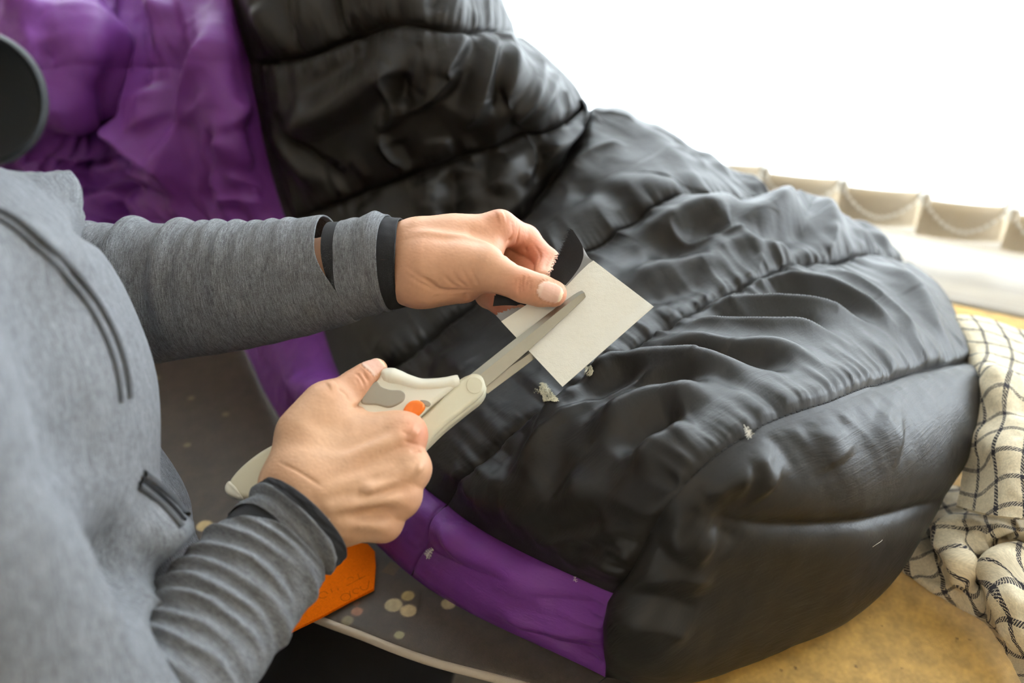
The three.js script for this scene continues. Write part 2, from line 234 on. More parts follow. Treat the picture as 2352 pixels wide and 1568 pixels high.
// ---------------------------------------------------------------- padded board under everything
const roomOf = (p) => { const w = p.clone().sub(WALLREF); return [w.dot(EX), w.dot(EN)]; };
const boardEdge = [[734, 1413], [830, 1448], [925, 1486], [1021, 1517], [1097, 1536], [1212, 1566]].map(([x, y]) => roomOf(WH(x, y, 0)));
{
  const o = thing('ironing_board', 'wide padded ironing board with brown and ochre cover and beige piped edge', 'ironing board');
  const e0 = boardEdge[0], eN = boardEdge[boardEdge.length - 1], s0 = (boardEdge[1][1] - e0[1]) / (boardEdge[1][0] - e0[0]), s1 = (eN[1] - boardEdge[4][1]) / (eN[0] - boardEdge[4][0]);
  const near = [[e0[0] - 0.75, e0[1] - s0 * 0.75 - 0.16], [e0[0] - 0.5, e0[1] - s0 * 0.5 - 0.06], [e0[0] - 0.25, e0[1] - s0 * 0.25 - 0.015], ...boardEdge, [eN[0] + 0.2, eN[1] + s1 * 0.15], [eN[0] + 0.5, eN[1] + s1 * 0.2], [eN[0] + 0.8, eN[1] + s1 * 0.2]];
  const curve = new THREE.CatmullRomCurve3(near.map(([a, n]) => V3(a, 0, n))).getSpacedPoints(90), far = 0.06;
  const shp = new THREE.Shape(); curve.forEach((p, i) => i ? shp.lineTo(p.x, p.z) : shp.moveTo(p.x, p.z));
  const A0 = curve[0].x, A1 = curve[90].x; shp.lineTo(A1, far); shp.lineTo(A0 + 0.1, far); shp.quadraticCurveTo(A0 - 0.05, far, A0 - 0.05, curve[0].z - 0.1); shp.quadraticCurveTo(A0 - 0.03, curve[0].z, A0, curve[0].z);
  const toWorld = (g) => { const p = g.attributes.position; for (let i = 0; i < p.count; i++) { const a = p.getX(i), n = p.getY(i), y = p.getZ(i), w = RM(a, y, n); p.setXYZ(i, w.x, w.y, w.z); } g.computeVertexNormals(); return g; };
  // printed cover: brown ground with cream spots, ochre field
  const cw = 2048, ch = 1024, CA0 = A0 - 0.1, CA1 = A1 + 0.1, CN0 = far - 0.05, CN1 = 1.15, cv = document.createElement('canvas'); cv.width = cw; cv.height = ch; const cx = cv.getContext('2d');
  const X = (a) => (a - CA0) / (CA1 - CA0) * cw, Y = (n) => (n - CN0) / (CN1 - CN0) * ch, sc = cw / (CA1 - CA0);
  cx.fillStyle = '#42382d'; cx.fillRect(0, 0, cw, ch);
  const [bA] = roomOf(WH(1440, 1562, 0)); cx.fillStyle = '#b08a45'; cx.beginPath(); cx.moveTo(X(bA), ch); cx.lineTo(X(bA + 0.015), Y(0.5)); cx.lineTo(X(bA + 0.1), 0); cx.lineTo(cw, 0); cx.lineTo(cw, ch); cx.fill();
  cx.fillStyle = '#b0602c'; cx.fillRect(X(bA), Y(0.66), sc * 0.022, ch);
  const dot = (px, py, rx, col, q) => { const [a, n] = roomOf(WH(px, py, 0)); cx.fillStyle = col; cx.beginPath(); if (q) { cx.rect(X(a) - rx * sc, Y(n) - rx * sc, 2 * rx * sc, 2 * rx * sc); } else cx.ellipse(X(a), Y(n), rx * sc, rx * ch / (CN1 - CN0), 0, 0, 7); cx.fill(); };
  dot(904, 1389, 0.0060, '#b2a27c'); dot(937, 1368, 0.0045, '#a3905e'); dot(938, 1402, 0.0056, '#b9a379'); dot(917, 1458, 0.0034, '#8e8866'); dot(820, 1404, 0.0038, '#8a6048'); dot(819, 1386, 0.0024, '#5f4433'); dot(790, 1390, 0.003, '#55382a'); dot(1030, 1386, 0.005, '#aa9a72'); dot(900, 1305, 0.0046, '#57452a', true); dot(470, 1207, 0.0060, '#a88f62'); dot(798, 1424, 0.004, '#70654a');
  for (let i = 0; i < 60; i++) { const px = 300 + rnd() * 320, py = 860 + rnd() * 300; if (rnd() < 0.06) dot(px, py, 0.003, '#6d6045'); }
  const img = cx.getImageData(0, 0, cw, ch); for (let i = 0; i < img.data.length; i += 4) { const x = (i / 4) % cw, y = Math.floor(i / 4 / cw), k = 0.86 + 0.16 * tn256(x / 8, y / 8) + 0.12 * tn128(x / 2, y / 2); for (let c = 0; c < 3; c++) img.data[i + c] *= k; } cx.putImageData(img, 0, 0);
  for (let i = 0; i < 16; i++) { const [a, n] = roomOf(WH(1500 + rnd() * 800, 1400 + rnd() * 160, 0)); cx.fillStyle = 'rgba(70,48,20,0.7)'; cx.beginPath(); cx.ellipse(X(a), Y(n), 0.4 + rnd() * 1.0, 0.3 + rnd() * .6, rnd() * 3, 0, 7); cx.fill(); }
  const ct = new THREE.CanvasTexture(cv); ct.colorSpace = THREE.SRGBColorSpace; ct.flipY = false;
  const coverM = S({ map: ct, roughness: 0.62, bumpMap: rep(weaveBump, 60, 30), bumpScale: 0.0003 });
  const cg = new THREE.ExtrudeGeometry(shp, { depth: 0.002, bevelEnabled: true, bevelThickness: 0.002, bevelSize: 0.004, bevelOffset: -0.004, bevelSegments: 4, curveSegments: 20 }); cg.translate(0, 0, TOP - 0.004);
  { const p = cg.attributes.position, uv = cg.attributes.uv; for (let i = 0; i < p.count; i++) uv.setXY(i, (p.getX(i) - CA0) / (CA1 - CA0), (p.getY(i) - CN0) / (CN1 - CN0)); }
  part('printed_cover', toWorld(cg), coverM, o);
  const dk = new THREE.ExtrudeGeometry(shp, { depth: 0.018, bevelEnabled: false, curveSegments: 20 }); dk.translate(-(A0 + A1) / 2, -0.42, 0); dk.scale(.97, .86, 1); dk.translate((A0 + A1) / 2, 0.42, TOP - 0.023); part('board_deck', toWorld(dk), M.boardMetal, o);
  part('piping', tube(curve.map((p) => RM(p.x, TOP - 0.0032, p.z + 0.001)), 0.0029, 180, 8), M.piping, o).userData.label = 'beige edge piping';
  const am = (A0 + A1) / 2 + 0.1; for (const s of [-1, 1]) for (const z of [0.14, 0.5]) { const g = capsuleBetween(RM(am + s * 0.55, 0.012, z), RM(am + s * 0.5, TOP - 0.05, z), 0.012, 10); part('leg', g, M.boardMetal, o); }
}

// ---------------------------------------------------------------- sleeping bag
// rows across the bag, from the purple edge over the top to the far side; [pixel x, pixel y, height over the board]
const BAG = {
  blackRows: [
    [[500, -200, .355], [620, -215, .36], [760, -235, .365], [900, -230, .355]],
    [[575, 150, .24], [640, 140, .25], [731, 127, .262], [831, 86, .28], [938, 61, .292], [1038, 86, .284], [1160, 92, .262]],
    [[660, 510, .115], [741, 482, .13], [831, 446, .15], [916, 414, .165], [1006, 379, .18], [1070, 354, .188], [1145, 332, .195], [1199, 306, .2], [1255, 302, .2], [1322, 268, .19]],
    [[725, 690, .07], [900, 640, .10], [1050, 580, .125], [1150, 530, .138], [1200, 495, .147], [1245, 435, .16], [1300, 362, .178], [1333, 272, .19]],
    [[800, 900, .05], [880, 862, .06], [940, 830, .075], [1000, 785, .085], [1080, 725, .10], [1150, 680, .11], [1250, 640, .125], [1372, 580, .14], [1439, 532, .15], [1511, 489, .16], [1568, 465, .165], [1630, 475, .16], [1683, 475, .154], [1750, 489, .14], [1795, 488, .12]],
    [[1028, 1158, .055], [1060, 1115, .072], [1110, 1080, .088], [1200, 1000, .11], [1296, 939, .125], [1406, 862, .135], [1511, 790, .14], [1640, 711, .145], [1726, 671, .145], [1827, 625, .14], [1894, 628, .13], [1975, 600, .118], [2046, 616, .09]],
    [[1412, 1362, .075], [1451, 1308, .10], [1505, 1207, .13], [1552, 1142, .15], [1636, 1055, .165], [1713, 1002, .17], [1773, 969, .17], [1886, 933, .165], [1969, 901, .155], [2091, 859, .13], [2208, 836, .095]],
  ],
  purpleRows: [
    [[500, -200, .355], [420, -205, .335], [320, -210, .33], [200, -200, .335], [50, -190, .32], [-200, -150, .3]],
    [[575, 150, .24], [510, 150, .25], [430, 145, .245], [340, 150, .235], [270, 160, .20], [190, 150, .235], [80, 160, .235], [-150, 180, .22]],
    [[660, 510, .115], [580, 515, .12], [500, 515, .11], [420, 510, .10], [340, 505, .095], [250, 500, .09], [120, 470, .085], [-100, 450, .06]],
    [[725, 690, .07], [670, 692, .06], [610, 695, .045], [560, 695, .03], [510, 697, .012], [470, 700, .004]],
    [[800, 900, .05], [760, 915, .048], [715, 935, .035], [680, 950, .018], [648, 965, .003]],
    [[1028, 1158, .055], [1005, 1210, .046], [975, 1268, .028], [945, 1322, .003]],
    [[1412, 1362, .075], [1407, 1400, .062], [1397, 1470, .032], [1390, 1555, .003]],
  ],
  puff: [.026, .020, .012, .018, .016, .013], purplePuff: [.03, .02, .012, .008, .010, .012],
};
const bag = thing('sleeping_bag', 'rumpled black and purple quilted sleeping bag lying across the board', 'sleeping bag');
function backOf(row) { const n = row.length, s = row[n - 1], t = s.clone().sub(row[n - 2]).setY(0).normalize(), d = t.multiplyScalar(0.55).addScaledVector(EN, -0.8).normalize(), y = s.y - TOP; return [s.clone().addScaledVector(d, 0.035).setY(TOP + y * 0.82), s.clone().addScaledVector(d, 0.055).setY(TOP + y * 0.45), s.clone().addScaledVector(d, 0.035).setY(TOP + 0.004)]; }
function loft(rows, nf, nb, per, back) {
  const rp = rows.map((r) => { const pts = r.map((q) => WH(...q)), f = spaced(pts, nf); if (!back) return f; const b = spaced([f[nf - 3], f[nf], ...backOf(pts)], nb + 3).slice(4); return [...f, ...b]; });
  const m = rp[0].length, out = [];
  const cs = []; for (let j = 0; j < m; j++) cs.push(crv(rp.map((r) => r[j])));
  const N = (rows.length - 1) * per; for (let i = 0; i <= N; i++) { const r = []; for (let j = 0; j < m; j++) r.push(cs[j].getPoint(i / N)); out.push(r); }
  return out;
}
function normalsOf(rows) { const g = gridGeo(rows), n = g.attributes.normal.array, m = rows[0].length; let s = 0; for (let i = 0; i < n.length; i += 3) s += n[i] * BACK.x + n[i + 1] * (BACK.y + 0.5) + n[i + 2] * BACK.z; const sg = s < 0 ? -1 : 1; return { g, at: (i, j) => V3(n[3 * (i * m + j)] * sg, n[3 * (i * m + j) + 1] * sg, n[3 * (i * m + j) + 2] * sg) }; }
const seamDip = (t) => Math.pow(Math.max(0, Math.sin(Math.PI * t)), 0.5);
// gathers: short puckers that run away from a seam
const gather = (s, d, f, k) => { const a = nz(s * f, d * 9 + k, k * 3.1), b = nz(s * f * 2.3 + 7, d * 14, k); return (1 - Math.abs(a) * 2.2) * 0.65 + b * 0.5; };
const blackFolds = [
  // top baffle
  [.010, .008, [[727, -40], [724, 30], [728, 118]], 1], [.006, .006, [[748, -30], [742, 30], [740, 100]], 1], [.007, .008, [[842, -30], [840, 30], [852, 74]], 1], [.005, .006, [[880, -20], [872, 30], [890, 66]], 1], [.006, .010, [[915, -20], [935, 20], [940, 52]], 1], [-.008, .012, [[690, -30], [690, 60], [700, 122]]], [.006, .008, [[1000, -20], [1015, 30], [1020, 72]], 1], [.006, .008, [[1060, -20], [1080, 30], [1085, 78]], 1], [.007, .012, [[640, 20], [650, 70], [690, 120]]], [-.006, .008, [[785, -10], [790, 50], [800, 92]]], [-.006, .008, [[965, -10], [978, 30], [985, 66]]],
  // second baffle: the big pulled fold and the puckers right of it
  [.017, .014, [[938, 74], [949, 93], [931, 114], [899, 139], [841, 179], [791, 218], [734, 264], [690, 320]]], [-.012, .014, [[905, 95], [860, 130], [800, 170], [720, 230]]],
  [.012, .005, [[924, 118], [931, 136], [910, 154], [913, 186], [924, 229], [899, 271], [891, 286]], 1], [.010, .005, [[895, 280], [899, 314], [913, 343], [941, 386]], 1], [-.007, .006, [[944, 140], [940, 190], [932, 225]]], [.004, .005, [[880, 255], [895, 262], [905, 258]], 1], [-.006, .008, [[925, 300], [945, 350], [965, 380]]],
  [.010, .005, [[1036, 92], [1045, 107], [1034, 143], [1038, 157], [1020, 179], [977, 214], [938, 243]], 1], [-.009, .008, [[1056, 96], [1066, 125], [1059, 179], [1056, 229]]], [.010, .008, [[1088, 92], [1104, 118], [1091, 171], [1084, 229], [1066, 290]], 1], [.010, .010, [[1152, 98], [1128, 136], [1141, 200], [1131, 286], [1127, 325]], 1], [-.007, .008, [[1124, 107], [1113, 150], [1118, 200], [1110, 260]]], [.006, .008, [[1170, 118], [1195, 170], [1185, 240], [1180, 290]], 1], [.004, .005, [[1160, 215], [1180, 230], [1200, 225]], 1], [.005, .008, [[1235, 200], [1220, 245], [1205, 285]]], [.004, .005, [[1250, 230], [1265, 260], [1280, 285]], 1], [.005, .006, [[1005, 110], [1000, 160], [985, 200]], 1], [.004, .006, [[975, 100], [968, 150], [955, 190]], 1],
  [.007, .012, [[620, 260], [680, 330], [740, 400], [760, 450]]], [-.006, .010, [[690, 300], [780, 380], [830, 430]]], [.005, .008, [[1005, 300], [1010, 340], [1000, 370]]], [.004, .008, [[820, 330], [850, 380], [870, 420]], 1],
  // below the second seam
  [-.014, .013, [[1035, 385], [1048, 420], [1050, 470], [1030, 530]]], [.010, .012, [[1075, 365], [1068, 420], [1075, 500]]], [.008, .012, [[980, 395], [1000, 450], [985, 520]]], [.008, .010, [[1150, 345], [1155, 400], [1140, 470]]], [.008, .010, [[1205, 320], [1215, 380], [1195, 450]], 1], [.009, .008, [[1255, 312], [1262, 360], [1245, 420]], 1], [-.007, .010, [[1235, 320], [1235, 390], [1215, 440]]], [.007, .01, [[1300, 300], [1285, 360], [1260, 410]]], [.006, .012, [[850, 460], [870, 500], [860, 560]]],
  // big smooth panel
  [.006, .02, [[1340, 300], [1420, 330], [1500, 380], [1560, 440]]], [.005, .008, [[1290, 400], [1330, 380], [1385, 375], [1430, 380]], 1], [.004, .008, [[1460, 330], [1530, 350], [1570, 380]], 1], [.005, .012, [[1600, 330], [1620, 390], [1640, 440]]], [.004, .006, [[1355, 290], [1400, 300], [1440, 330]], 1], [.009, .012, [[1395, 258], [1340, 280], [1310, 330]]], [.004, .008, [[1520, 400], [1570, 405], [1610, 440]], 1], [-.004, .012, [[1300, 480], [1380, 470], [1450, 500]]], [.005, .01, [[1700, 400], [1710, 440], [1740, 475]]],
  // folds of the next baffle
  [.013, .018, [[1460, 590], [1530, 550], [1590, 520], [1650, 505], [1690, 515]]], [-.009, .020, [[1480, 625], [1560, 600], [1620, 580], [1690, 560]]], [.014, .014, [[1680, 560], [1730, 535], [1790, 505], [1840, 515], [1880, 545], [1897, 590]]], [-.008, .016, [[1700, 590], [1760, 575], [1830, 570], [1870, 580]]],
  [.008, .007, [[1535, 555], [1545, 580], [1580, 595], [1660, 580], [1720, 565]], 1], [.006, .008, [[1890, 560], [1893, 600], [1880, 620]], 1], [.008, .014, [[1590, 620], [1680, 600], [1760, 600], [1830, 615]]], [.006, .012, [[1430, 700], [1520, 660], [1600, 640], [1690, 650]]], [-.006, .012, [[1450, 740], [1560, 700], [1640, 690]]], [.004, .006, [[1740, 620], [1735, 650], [1715, 670]], 1], [.006, .012, [[1900, 540], [1950, 570], [1975, 590]]], [.006, .01, [[1930, 520], [1990, 560], [2020, 600]]], [.005, .012, [[1380, 640], [1330, 720], [1250, 800]]], [.006, .014, [[1000, 830], [1060, 860], [1120, 930]]], [-.006, .014, [[930, 850], [990, 900], [1040, 1000]]],
  // long folds toward the foot
  [.009, .010, [[1840, 640], [1900, 665], [1980, 720], [2060, 790], [2110, 840]], 1], [.007, .012, [[1990, 620], [2060, 690], [2120, 770], [2150, 830]]], [.010, .009, [[1690, 690], [1780, 670], [1860, 690], [1960, 745], [2045, 800]], 1], [-.008, .012, [[1700, 705], [1800, 700], [1900, 735], [1990, 790]]],
  [.010, .009, [[1590, 750], [1700, 735], [1830, 745], [1920, 760], [2010, 800]], 1], [-.007, .010, [[1590, 775], [1700, 765], [1820, 775], [1920, 800]]], [.008, .009, [[1520, 800], [1640, 790], [1740, 800], [1850, 800], [1950, 830]], 1], [.007, .010, [[1470, 840], [1580, 835], [1680, 845], [1780, 845], [1900, 880]]], [-.008, .011, [[1480, 865], [1600, 865], [1720, 870], [1830, 900]]],
  [.013, .012, [[1250, 1060], [1330, 970], [1420, 905], [1530, 882], [1650, 890], [1760, 900]]], [.012, .010, [[1190, 1120], [1290, 1040], [1400, 960], [1520, 910], [1620, 900]], 1], [-.010, .014, [[1330, 1010], [1430, 940], [1540, 920], [1650, 930]]], [.010, .014, [[1390, 1060], [1470, 980], [1570, 950], [1660, 960]]], [-.010, .013, [[1440, 1080], [1500, 1020], [1590, 980]]], [.008, .012, [[1480, 1110], [1540, 1050], [1620, 1010]]],
  [.010, .012, [[1070, 1130], [1140, 1165], [1220, 1140], [1300, 1090], [1340, 1050]]], [.009, .012, [[1150, 1210], [1260, 1180], [1370, 1140], [1440, 1120]]], [-.010, .013, [[1120, 1185], [1210, 1170], [1300, 1125], [1370, 1090]]], [.009, .010, [[1230, 1250], [1330, 1235], [1430, 1220], [1480, 1200]], 1], [-.007, .010, [[1240, 1225], [1330, 1205], [1430, 1190]]], [.007, .010, [[1290, 1290], [1370, 1290], [1440, 1270]]], [-.006, .008, [[1300, 1272], [1380, 1262], [1450, 1240]]], [.006, .008, [[1050, 1090], [1090, 1110], [1120, 1150]], 1], [.006, .01, [[1120, 1060], [1150, 1110], [1190, 1130]]], [.006, .012, [[1240, 960], [1290, 990], [1330, 1000]]], [.005, .008, [[1400, 860], [1410, 900], [1380, 930]]],
];
const PER = 96, NF = 380, NB = 70;
const blackBase = loft(BAG.blackRows, NF, NB, PER, true), bn = normalsOf(blackBase), bf = foldLines(bn.g, blackFolds);
const blackS = blackBase.map((row, i) => { let acc = 0; return row.map((p, j) => { if (j) acc += p.distanceTo(row[j - 1]); return acc; }); });
const black = blackBase.map((row, i) => row.map((p, j) => {
  const gap = Math.min(BAG.puff.length - 1, Math.floor(i / PER)), t = i / PER - gap, n = bn.at(i, j), s = blackS[i][j], edge = sstep(0, 26, j) * (1 - 0.7 * sstep(NF - 10, NF + NB, j)), edgeL = lerp(0.25, 1, sstep(0, gap === 4 ? 200 : 60, j));
  const dist = Math.min(t, 1 - t) * 0.14, crease = gap === 2 && t > 0.5 || gap === 3 && t < 0.5 ? 1 : 0;
  const which = Math.round(i / PER);
  let d = BAG.puff[gap] * seamDip(t) * edgeL;
  d -= crease * 0.016 * Math.exp(-Math.pow(dist / 0.010, 2)) * sstep(150, 240, j);
  const seamAmt = which === 3 ? 0.4 : which === 6 ? 0.8 : 1;
  d += seamAmt * edge * (0.0085 * gather(s, dist * .5, 42, which) * Math.exp(-dist / 0.026) + 0.0042 * gather(s, dist * .4, 120, which + 5) * Math.exp(-dist / 0.009)) * (1 - Math.exp(-dist / 0.003));
  d += 0.0045 * edge * nz(s * 26, i * 0.03, which * 2.3) * Math.exp(-dist / 0.05) * seamDip(t);
  d += edge * (0.005 * fbm(p.x * 9, p.y * 9, p.z * 9, 2) + 0.0011 * (0.5 - Math.abs(fbm(p.x * 26 + 2, p.y * 26, p.z * 26, 2)) * 2));
  d += 1.2 * foldAt(bf, p.x, p.y, p.z) * edge * lerp(0.55, 1, seamDip(t));
  return p.clone().addScaledVector(n, d);
}));
const purpleFolds = [
  [-.035, .022, [[268, 60], [262, 170], [280, 300], [300, 350]]], [-.030, .020, [[300, 300], [290, 380], [270, 450]]], [.016, .014, [[290, 20], [275, 100], [262, 160], [285, 240], [340, 320], [410, 380]], 1], [.014, .012, [[300, 280], [350, 330], [420, 390]], 1],
  [-.016, .016, [[400, 80], [395, 200], [405, 300], [415, 350]]], [.016, .012, [[520, 40], [480, 130], [440, 220], [420, 290], [418, 400], [440, 500]], 1], [.012, .010, [[575, 200], [545, 245], [520, 300], [508, 380], [490, 480]], 1], [-.012, .010, [[530, 270], [505, 330], [497, 400], [475, 500]]],
  [.006, .008, [[430, 270], [480, 240], [530, 200]], 1], [.008, .01, [[510, 300], [550, 360], [590, 370]]], [.007, .008, [[520, 390], [560, 420], [610, 440]], 1], [.006, .008, [[500, 450], [560, 460], [620, 470]], 1], [.008, .01, [[350, 20], [380, 40], [420, 30]]],
  [.016, .018, [[100, 120], [130, 200], [190, 260], [230, 130], [260, 40]]], [.012, .012, [[110, 60], [60, 40], [20, 60]]], [-.012, .014, [[120, 100], [110, 170], [120, 220]]], [.014, .014, [[120, 330], [180, 340], [240, 310], [280, 290]]], [-.014, .012, [[130, 270], [200, 270], [270, 250]]], [.012, .012, [[110, 390], [180, 400], [250, 360]]], [-.012, .012, [[120, 360], [190, 370], [260, 335]]], [.010, .012, [[160, 460], [220, 450], [270, 440]]], [-.012, .01, [[130, 430], [200, 425], [270, 400]]], [.010, .010, [[60, 360], [100, 420], [120, 470]]], [.008, .01, [[290, 380], [350, 400], [420, 430]]], [-.006, .01, [[290, 405], [350, 430], [420, 445]]], [-.016, .014, [[255, 460], [262, 500], [270, 540]]], [.012, .02, [[340, 190], [350, 250], [370, 300]]], [.010, .02, [[200, 40], [190, 120], [160, 180]]],
  // side strip
  [.007, .010, [[960, 1150], [1010, 1200], [1090, 1260], [1200, 1310], [1330, 1360]]], [-.005, .006, [[960, 1252], [1040, 1275], [1120, 1300], [1210, 1320]], 1], [-.004, .006, [[1230, 1420], [1310, 1450], [1390, 1470]], 1], [-.004, .006, [[1200, 1430], [1300, 1475], [1390, 1490]], 1], [-.004, .006, [[1280, 1520], [1340, 1515], [1390, 1515]], 1], [.004, .008, [[1150, 1370], [1260, 1420], [1390, 1445]]], [-.004, .008, [[1250, 1350], [1330, 1372], [1400, 1385]], 1], [.004, .010, [[1080, 1200], [1070, 1230], [1050, 1260]]], [.006, .01, [[680, 880], [720, 900], [760, 890]]], [.004, .008, [[700, 920], [740, 940], [780, 935]], 1],
];
const NP = 240;
const purpleBase = loft(BAG.purpleRows, NP, 0, PER, false), pn = normalsOf(purpleBase), pf = foldLines(pn.g, purpleFolds);
const purple = purpleBase.map((row, i) => row.map((p, j) => {
  if (j === 0) return black[i][0].clone();
  const gap = Math.min(5, Math.floor(i / PER)), t = i / PER - gap, n = pn.at(i, j), low = sstep(NP, NP - 40, j), top = gap < 2 ? 1 : gap === 2 ? 1 - t : 0, heap = lerp(0.3, 1, top), tuck = gap >= 3 ? low : lerp(low, 1, top), e = sstep(0, 14, j);
  const cross = Math.sin(Math.PI * clamp(j / NP)), dist = Math.min(t, 1 - t) * 0.14;
  let d = BAG.purplePuff[gap] * (gap < 3 ? seamDip(t) * 0.4 : Math.pow(seamDip(t), 0.6)) * cross;
  d += e * tuck * (0.006 * heap * fbm(p.x * 14, p.y * 14, p.z * 14, 2) + top * 0.016 * (0.35 - Math.abs(nz(j * 0.030 + 0.6 * nz(i * 0.012, j * .01), i * 0.007, 4.2)) * 1.6) + top * 0.003 * (0.4 - Math.abs(nz(j * 0.075 + 2, i * 0.02 + j * .02, 9.1)) * 2) + 0.002 * (0.4 - Math.abs(fbm(p.x * 32 + 5, p.y * 32, p.z * 32, 2)) * 2));
  if (gap >= 3) d += 0.0035 * e * tuck * gather(p.distanceTo(row[0]), dist, 60, Math.round(i / PER)) * Math.exp(-dist / 0.018) * (1 - Math.exp(-dist / 0.004));
  d += foldAt(pf, p.x, p.y, p.z) * e * tuck * (gap < 3 ? 1.35 : 1.25);
  const q = p.clone().addScaledVector(n, d); if (gap >= 3 && q.y < TOP + 0.002) q.y = TOP + 0.002; return q;
}));
// foot end: from the last seam down to the board
const footTop = [[1390, 1555, .006], [1394, 1500, .022], [1400, 1430, .05]], footE = BAG.blackRows[6];
const footRows = (() => {
  const back = backOf(footE.map((q) => WH(...q))), e = [...footTop, ...footE].map((q) => WH(...q)), end = back[2];
  const mk = (pts) => spaced(pts, 330);
  const E = mk([...e, back[0], back[1], end]);
  const mid = mk([...[[1390, 1555, .006], [1420, 1500, .04], [1480, 1420, .072], [1590, 1320, .093], [1720, 1245, .103], [1860, 1185, .108], [1990, 1110, .107], [2090, 1030, .104], [2165, 945, .098], [2215, 885, .088]].map((q) => WH(...q)), back[0].clone().lerp(end, 0.3), back[1].clone().lerp(end, 0.4), end]);
  const bot = mk([...[[1390, 1555, .006], [1500, 1560, .006], [1650, 1532, .006], [1800, 1482, .007], [1950, 1405, .012], [2040, 1328, .022], [2100, 1240, .034], [2150, 1150, .045], [2190, 1080, .053], [2214, 1000, .062], [2222, 925, .066]].map((q) => WH(...q)), back[1].clone().lerp(end, 0.6), back[1].clone().lerp(end, 0.8), end]);
  const under = bot.map((p) => p.clone().lerp(WH(1750, 1250, 0.006), 0.2).setY(TOP + 0.004));
  const rows = [E, mid, bot, under], out = [], n = 200; for (let i = 0; i <= n; i++) { const r = [], u = i / n; for (let j = 0; j <= 330; j++) r.push(null); out.push(r); }
  for (let j = 0; j <= 330; j++) { const c = crv(rows.map((r) => r[j])); for (let i = 0; i <= n; i++) out[i][j] = c.getPoint(i / n); }
  return out;
})();
const fn = normalsOf(footRows), ff = foldLines(fn.g, [
  [-.007, .006, [[1558, 1153], [1620, 1166], [1683, 1177], [1832, 1183], [1969, 1177], [2088, 1153], [2165, 1125]], 1], [.006, .010, [[1600, 1130], [1640, 1090], [1700, 1080]]], [-.004, .008, [[1600, 1175], [1640, 1195], [1670, 1215]], 1], [.005, .008, [[1460, 1320], [1530, 1300], [1610, 1310]], 1], [-.004, .008, [[1440, 1360], [1500, 1350], [1580, 1370]], 1], [.004, .008, [[1430, 1400], [1490, 1410], [1560, 1440]], 1], [.004, .014, [[1985, 940], [2000, 980], [2030, 1020]]], [.003, .014, [[1880, 970], [1880, 1010], [1890, 1060]]], [.006, .012, [[1510, 1230], [1560, 1220], [1620, 1230]]], [.006, .01, [[1720, 1010], [1720, 1060], [1740, 1110]]],
]);
const foot = footRows.map((row, i) => row.map((p, j) => {
  if (i === 0) { return p.clone(); }
  const t = i / 200, n = fn.at(i, j), ends = sstep(0, 40, j) * sstep(330, 300, j), e = sstep(0, 10, i);
  let d = 0.013 * Math.pow(Math.max(0, Math.sin(Math.PI * Math.min(1, t * 1.5))), 0.55) * ends;
  d += e * ends * (0.005 * fbm(p.x * 10, p.y * 10, p.z * 10, 3) + 0.003 * gather(j * 0.0018, t * 0.3, 46, 9) * Math.exp(-t / 0.10) * (1 - Math.exp(-t / 0.02)) + 0.0007 * fbm(p.x * 50, p.y * 50, p.z * 50, 2)) + foldAt(ff, p.x, p.y, p.z) * e * ends;
  const q = p.clone().addScaledVector(n, d); if (q.y < TOP + 0.003) q.y = TOP + 0.003; return q;
}));
for (let j = 0; j <= 330; j++) { // the foot panel is sewn to the last row of the shell
  const src = black[black.length - 1]; let best = foot[0][j], bd = 0.02; for (const q of src) { const d = q.distanceTo(foot[0][j]); if (d < bd) { bd = d; best = q; } } if (j > 10) foot[0][j] = best.clone();
}
function bagPart(name, rows, i0, i1, full, mat, label) {
  const m = rows[0].length, g = new THREE.BufferGeometry(), n = i1 - i0 + 1, P = new Float32Array(n * m * 3), N = new Float32Array(n * m * 3), U = new Float32Array(n * m * 2), idx = [], fnm = full.attributes.normal.array, fp = full.attributes.position.array;
  P.set(fp.subarray(i0 * m * 3, (i1 + 1) * m * 3)); N.set(fnm.subarray(i0 * m * 3, (i1 + 1) * m * 3));
  for (let i = 0; i < n; i++) for (let j = 0; j < m; j++) { U[2 * (i * m + j)] = j * 0.0016; U[2 * (i * m + j) + 1] = (i + i0) * 0.0016; }
  for (let i = 0; i < n - 1; i++) for (let j = 0; j < m - 1; j++) { const a = i * m + j; if (full.userData.flip) idx.push(a, a + m, a + 1, a + 1, a + m, a + m + 1); else idx.push(a, a + 1, a + m, a + 1, a + m + 1, a + m); }
  g.setAttribute('position', new THREE.BufferAttribute(P, 3)); g.setAttribute('normal', new THREE.BufferAttribute(N, 3)); g.setAttribute('uv', new THREE.BufferAttribute(U, 2)); g.setIndex(idx);
  const o = part(name, g, mat, bag); if (label) o.userData.label = label; return o;
}
const outward = (g) => { const n = g.attributes.normal.array, p = g.attributes.position.array; let s = 0; for (let i = 0; i < n.length; i += 3) s += n[i] * (CP.x - p[i]) + n[i + 1] * (CP.y - p[i + 1]) + n[i + 2] * (CP.z - p[i + 2]); if (s < 0) { for (let i = 0; i < n.length; i++) n[i] = -n[i]; g.userData.flip = true; } return g; };
const blackG = outward(gridGeo(black)), purpleG = outward(gridGeo(purple)), footG = outward(gridGeo(foot));
for (let k = 0; k < 6; k++) bagPart('baffle', black, k * PER, (k + 1) * PER, blackG, M.black, k === 0 ? 'black quilted nylon baffle' : undefined);
for (let k = 0; k < 6; k++) bagPart('side_panel', purple, k * PER, (k + 1) * PER, purpleG, M.purple, k === 0 ? 'purple nylon side panel' : undefined);
bagPart('foot_panel', foot, 0, 200, footG, M.black, 'smooth black rounded foot end');
